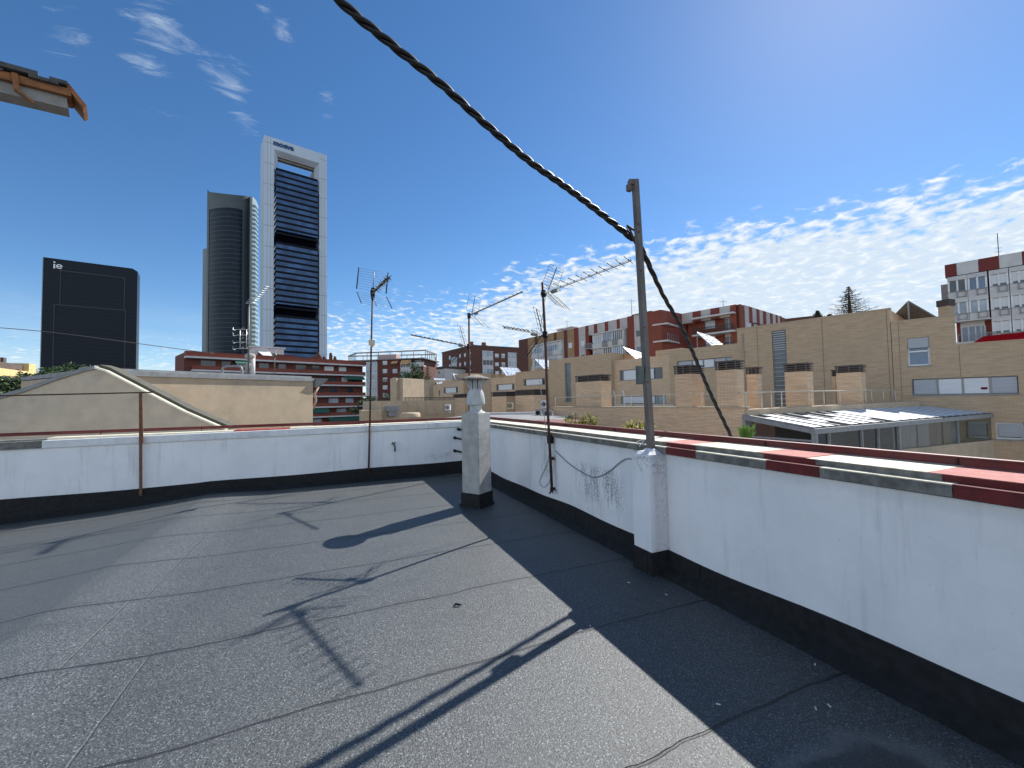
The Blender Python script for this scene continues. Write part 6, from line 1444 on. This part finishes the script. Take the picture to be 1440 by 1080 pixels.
for (p0, p1, y_) in ((866, 888, 568.5), (889, 946, 569)): f = MF.off(1.5); g.fb(f, f.U(p0), f.U(p1), -.3, 0, zt1-.9, f.Z(p0, y_))
tag(g.build('planter_wall', m_rail, loc=MF.P(MF.U(890), 1.5, zt1-.9)), 'low cream wall on the terrace below the lower ribbon window', 'wall')
for i, p in enumerate((863, 876)):
    f = MF.off(2.0); a = f.P(f.U(p), 0, f.Z(p, 549)); b = f.P(f.U(p+5), .3, f.Z(p+5, 556)); g = MB(); g.beam(a, b, .07, .03); g.beam(b, Vector((b.x, b.y, zt1-.8)), .05, .05, up=(1, 0, 0)); 
    tag(g.build('sun_lounger_back', m_white, loc=a), ['left one of two white slanted bars on the terrace', 'right one of two white slanted bars on the terrace'][i], 'bar', 'white slanted bars on the terrace')

# ---------------------------------------------------------------- glass sunroom
Cc = plan(1143, 13.06); Rr = plan(1395, 19.7); SF = Fr(Cc, Rr)
sr = thing('sunroom', SF.P(SF.L/2, -1.2, -3), 'glass sunroom with grey frame and white blinds on its pitched roof', 'sunroom')
zF = SF.Z(1143, 603); Wd = 2.35; zBk = zF+.36; LL = SF.L
zF2 = SF.Z(1395, 581.5); P = SF.P
zb0 = -1.4
def zf_(u): return zF+(zF2-zF)*u/LL
# base wall
g = MB(); g.fb(SF, 0, LL, -.15, .03, GZ, SF.Z(1180, 640), None, SF.Z(1395, 619)); g.fb(SF, -.02, .15, -Wd, -.15, GZ, -1.0); g.build('base_wall', m_beige, sr)
um_ = SF.U(1260)
g = MB(); g.fb(SF, -.06, LL, -.1, .06, zF-.17, zF, zF2-.17, zF2)       # front beam
for u in (0, um_, LL-.1): g.fb(SF, u, u+.1, -.1, .04, zb0, zf_(u)-.17)
for p in (1163, 1209, 1232, 1344): u = SF.U(p); g.fb(SF, u, u+.045, -.06, .02, zb0, zf_(u)-.17)
g.hexa([P(-.06, -.08, zF-.15), P(-.06, -Wd, zBk-.15), P(.04, -Wd, zBk-.15), P(.04, -.08, zF-.15), P(-.06, -.08, zF), P(-.06, -Wd, zBk), P(.04, -Wd, zBk), P(.04, -.08, zF)])
g.fb(SF, -.03, .03, -Wd, -.1, zF-.42, zF-.36)
g.fb(SF, -.05, .05, -Wd, -Wd+.1, zb0, zBk-.1); g.build('frame', m_graysteel, sr)
g = MB(); nb_ = 20
for i in range(nb_+1):
    u = LL*i/nb_; g.hexa([P(u-.03, 0, zf_(u)), P(u+.03, 0, zf_(u)), P(u+.03, -Wd, zf_(u)+.36), P(u-.03, -Wd, zf_(u)+.36), P(u-.03, 0, zf_(u)+.05), P(u+.03, 0, zf_(u)+.05), P(u+.03, -Wd, zf_(u)+.41), P(u-.03, -Wd, zf_(u)+.41)])
g.build('rafter', m_graysteel, sr)
g = MB(); g.face([P(0, 0, zf_(0)+.015), P(LL, 0, zf_(LL)+.015), P(LL, -Wd, zf_(LL)+.375), P(0, -Wd, zf_(0)+.375)]); g.build('roof_glass', clearglass('roof_glass', (.55, .6, .62)), sr)
for i in range(nb_):
    u0_, u1_ = LL*i/nb_+.06, LL*(i+1)/nb_-.06; f0 = R.choice([0.02, .02, .25]) if i < 8 else .03; f1 = R.choice([.45, .7, .93]) if i < 8 else .95; u2 = u0_+(u1_-u0_)*(.78 if i < 7 else 1)
    g = MB(); c = []
    for f in (f0, f1):
        pass
    g.face([P(u0_, -Wd*f0, zf_(u0_)+.36*f0+.035), P(u2, -Wd*f0, zf_(u2)+.36*f0+.035), P(u2, -Wd*f1, zf_(u2)+.36*f1+.035), P(u0_, -Wd*f1, zf_(u0_)+.36*f1+.035)]); g.build('roof_blind', M('white_blind', (.8, .8, .8), (.74, .75, .76), 3, .8), sr)
g = MB(); g.face([P(.1, -.04, zb0), P(um_, -.04, zb0), P(um_, -.04, zf_(um_)-.17), P(.1, -.04, zF-.17)]); g.face([P(um_+.1, -.04, zb0), P(LL-.1, -.04, zb0), P(LL-.1, -.04, zf_(LL)-.17), P(um_+.1, -.04, zf_(um_)-.17)]); g.face([P(0, -.1, zb0), P(0, -Wd, zb0), P(0, -Wd, zBk-.16), P(0, -.1, zF-.16)]); g.build('wall_glass', g_clear, sr)
g = MB(); n_ = 60
ua, ub = SF.U(1262), SF.U(1344)
for i in range(n_): 
    a = ua+(ub-ua)*i/n_; b = ua+(ub-ua)*(i+1)/n_
    if i in (22, 23, 24, 49): continue
    g.face([P(a, -.2-.05*(i % 2), zb0), P(b, -.2-.05*((i+1) % 2), zb0), P(b, -.2-.05*((i+1) % 2), zf_(b)-.2), P(a, -.2-.05*(i % 2), zf_(a)-.2)])
g.build('curtain', m_curt, sr)
g = MB(); g.fb(SF, .1, SF.U(1255), -Wd+.02, -Wd+.12, zb0, zF); g.build('inner_wall', M('dark_green_inside', (.025, .05, .045), (.04, .06, .05), 2, .6), sr)
g = MB(); g.fb(SF, SF.U(1346), LL-.1, -1.2, -1.1, zb0, zF2-.3); g.build('inner_screen', g_pale, sr)
g = MB(); g.fb(SF, 0, LL, -Wd, -.15, zb0-.2, zb0); g.build('floor', m_conc, sr)
g = MB(); p = Pp(1057, 596, 15.0); g.tube([p, p+Vector((0, 0, .12))], .03, 6); g.lathe(p+Vector((0, 0, .12)), [(.08, 0), (.05, .1), (.0, .12)], 8); g.build('wall_lamp', m_black, sr)

# ================================================================ VEGETATION
def leafcloud(g, c, rad, n, size, seed, flat=1.0, sparse=.0):
    rr = random.Random(seed)
    clumps = [Vector((rr.gauss(0, .45), rr.gauss(0, .45), rr.gauss(0, .38))) for _ in range(14)]
    for _ in range(n):
        cl_ = rr.choice(clumps); v = cl_+Vector((rr.gauss(0, .2), rr.gauss(0, .2), rr.gauss(0, .17)))
        p = Vector(c)+Vector((v.x*rad[0], v.y*rad[1], v.z*rad[2]))
        a = Vector((rr.uniform(-1, 1), rr.uniform(-1, 1), rr.uniform(-.6, .6))).normalized(); b = a.cross(Vector((rr.uniform(-1, 1), rr.uniform(-1, 1), rr.uniform(-1, 1)))).normalized()
        s = size*rr.uniform(.6, 1.4); g.face([p-a*s, p+b*s*.45, p+a*s, p-b*s*.45])
def tree(px, py, d, rad, n, size, mat, label, name='tree', seed=1, zb=GZ):
    c = plan(px, d); c.z = zz_at(px, py, c); t = thing(name, (c.x, c.y, zb), label, 'tree')
    g = MB(); g.tube([(c.x, c.y, zb), (c.x+.3, c.y, c.z-rad[2]*.8), (c.x, c.y, c.z)], [rad[0]*.1+.15, rad[0]*.07+.1, .06], 8)
    rr = random.Random(seed)
    for i in range(7): a = rr.uniform(0, 6.28); g.tube([(c.x, c.y, c.z-rad[2]*rr.uniform(.2, .9)), (c.x+cos(a)*rad[0]*.7, c.y+sin(a)*rad[1]*.7, c.z+rad[2]*rr.uniform(-.2, .5))], [.12, .04], 5)
    g.build('trunk', m_bark, t); g = MB(); leafcloud(g, c, rad, n, size, seed); g.build('crown', mat, t); return t
tree(66, 530, 46, (2.0, 2.0, 1.3), 2600, .17, m_leafd, 'round green treetop right of the yellow block', seed=3)
tree(86, 529, 48, (1.6, 1.6, 1.0), 1900, .16, m_leafd, 'middle green treetop below the dark slab tower', seed=4)
tree(105, 521.5, 50, (1.6, 1.6, .8), 1700, .16, m_leafd, 'topmost green treetop touching the gable roof', seed=5)
tree(12, 549, 34, (2.2, 2.0, 1.3), 2600, .16, m_leafd, 'low dark treetop in the bottom left of the yellow block', seed=6)
tree(580, 531, 68, (2.0, 2.0, 1.6), 1800, .16, m_leafd, 'green tree in front of the pergola block balconies', seed=8)
tree(528, 569, 75, (3.2, 3, 1.9), 2400, .2, m_leafd, 'green treetop low between balcony block and brick block', seed=9)
def conifer(px, ytop, ybase, d, w, label, seed=1, mat=None, zb=GZ):
    rr = random.Random(seed); c = plan(px, d); zt_ = zz_at(px, ytop, c); z0_ = zz_at(px, ybase, c); t = thing('conifer', (c.x, c.y, zb), label, 'tree')
    g = MB(); g.tube([(c.x, c.y, zb), (c.x, c.y, z0_), (c.x, c.y, zt_)], [.3, .2, .02], 8); H_ = zt_-z0_
    gl = MB(); nl = 14
    for i in range(nl):
        f = i/(nl-1); z_ = z0_+H_*f*.97; R_ = w*(1-f)**.85*(1.12 if i % 2 else .72)+.06
        for kk in range(7):
            a = kk*2*pi/7+rr.uniform(-.5, .5)+i; L_ = R_*rr.uniform(.45, 1.2); e = Vector((cos(a), sin(a), 0)); s = Vector((-sin(a), cos(a), 0))
            p0 = Vector((c.x, c.y, z_)); p1 = p0+e*L_*.6-Vector((0, 0, .05*L_)); p2 = p0+e*L_+Vector((0, 0, .10*L_)); g.tube([p0, p1, p2], [.03, .02, .008], 4)
            for q in range(int(9+L_*14)):
                ff = rr.uniform(.1, 1.02); b = p0.lerp(p1, ff/.6) if ff < .6 else p1.lerp(p2, (ff-.6)/.4); wd = .35*L_*(1.1-ff)+.06
                b = b+s*rr.uniform(-wd, wd)+Vector((0, 0, rr.uniform(-.1, .03))); dv = (e*rr.uniform(.4, 1)+s*rr.uniform(-.8, .8)+Vector((0, 0, rr.uniform(-.5, .1)))).normalized(); sz = rr.uniform(.08, .2)
                side = dv.cross(Vector((rr.uniform(-1, 1), rr.uniform(-1, 1), 1))).normalized(); gl.face([b, b+dv*sz*.5+side*sz*.22, b+dv*sz, b+dv*sz*.5-side*sz*.22])
    g.build('trunk', m_bark, t); gl.build('crown', mat or m_leafb, t); return t
conifer(1201, 401.5, 441, 42, 1.95, 'dark conifer rising behind the big blind brick wall', 11)
conifer(1155, 436, 446, 48, .55, 'small conifer tip left of the tall one', 12)
conifer(1172, 441, 448, 48, .5, 'tiny conifer tip between the two larger conifers', 14)
conifer(602, 514.5, 545, 75, 1.5, 'dark slender conifer before the low pale block', 13)
# yellow green weeds behind the rail
def weeds(px0, px1, y0, y1, d, n, mat, label, seed, spiky=False):
    rr = random.Random(seed); c = plan((px0+px1)/2, d); zb = zz_at((px0+px1)/2, y1+14, c); t = thing('shrub', (c.x, c.y, zb), label, 'shrub')
    g = MB(); gl = MB(); span = (px1-px0)*d/F
    for i in range(n):
        b = Vector((c.x, c.y, zb))+ax*rr.uniform(-.5, .5)*span*.9+Vector((rr.uniform(-.1, .1), rr.uniform(-.1, .1), 0)); 
        zt_ = zz_at((px0+px1)/2, y1-(y1-y0)*rr.uniform(.2, 1), c); tp_ = Vector((b.x, b.y, zt_))+ax*rr.uniform(-.12, .12)
        if spiky:
            a = rr.uniform(-1, 1); tp_ = Vector((c.x, c.y, zt_))+ax*a*span*.5; b = Vector((c.x, c.y, zb)); m_ = b.lerp(tp_, .6)+Vector((0, 0, .03)); s = ax*.012
            gl.face([b-s, b+s, m_+s*1.2, tp_, m_-s*1.2])
        else:
            g.tube([b, b.lerp(tp_, .5)+ax*rr.uniform(-.03, .03), tp_], .006, 4)
            for q in range(16):
                p = b.lerp(tp_, rr.uniform(.35, 1.05))+Vector((rr.uniform(-.06, .06), rr.uniform(-.06, .06), rr.uniform(-.03, .03))); a = Vector((rr.uniform(-1, 1), rr.uniform(-1, 1), rr.uniform(-.5, .8))).normalized(); s = a.cross(Vector((0, .3, 1))).normalized(); z_ = rr.uniform(.03, .06)
                gl.face([p, p+a*z_*.5+s*z_*.28, p+a*z_, p+a*z_*.5-s*z_*.28])
    if not spiky: g.build('stem', m_bark, t)
    gl.build('foliage', mat, t)
weeds(800, 836, 581, 597, 7.5, 40, m_leafy, 'yellow-green weed tufts showing over the red rail, left pair', 21)
weeds(880, 914, 592, 604, 6.2, 34, m_leafy, 'yellow-green weed tufts over the red rail just left of the post foot', 22)
weeds(1032, 1062, 594, 614, 5.2, 60, m_leafg, 'spiky green plant over the red rail where the cable ends', 23, spiky=True)
# planter ledge the weeds grow on
LG = Fr(plan(780, 8.2), plan(1080, 5.0)); g = MB(); g.fb(LG, 0, LG.L, -.8, .3, GZ, .55); tag(g.build('planter_ledge', m_conc, loc=LG.P(0, 0, GZ)), 'low concrete ledge hidden behind the red rail carrying weeds', 'ledge')
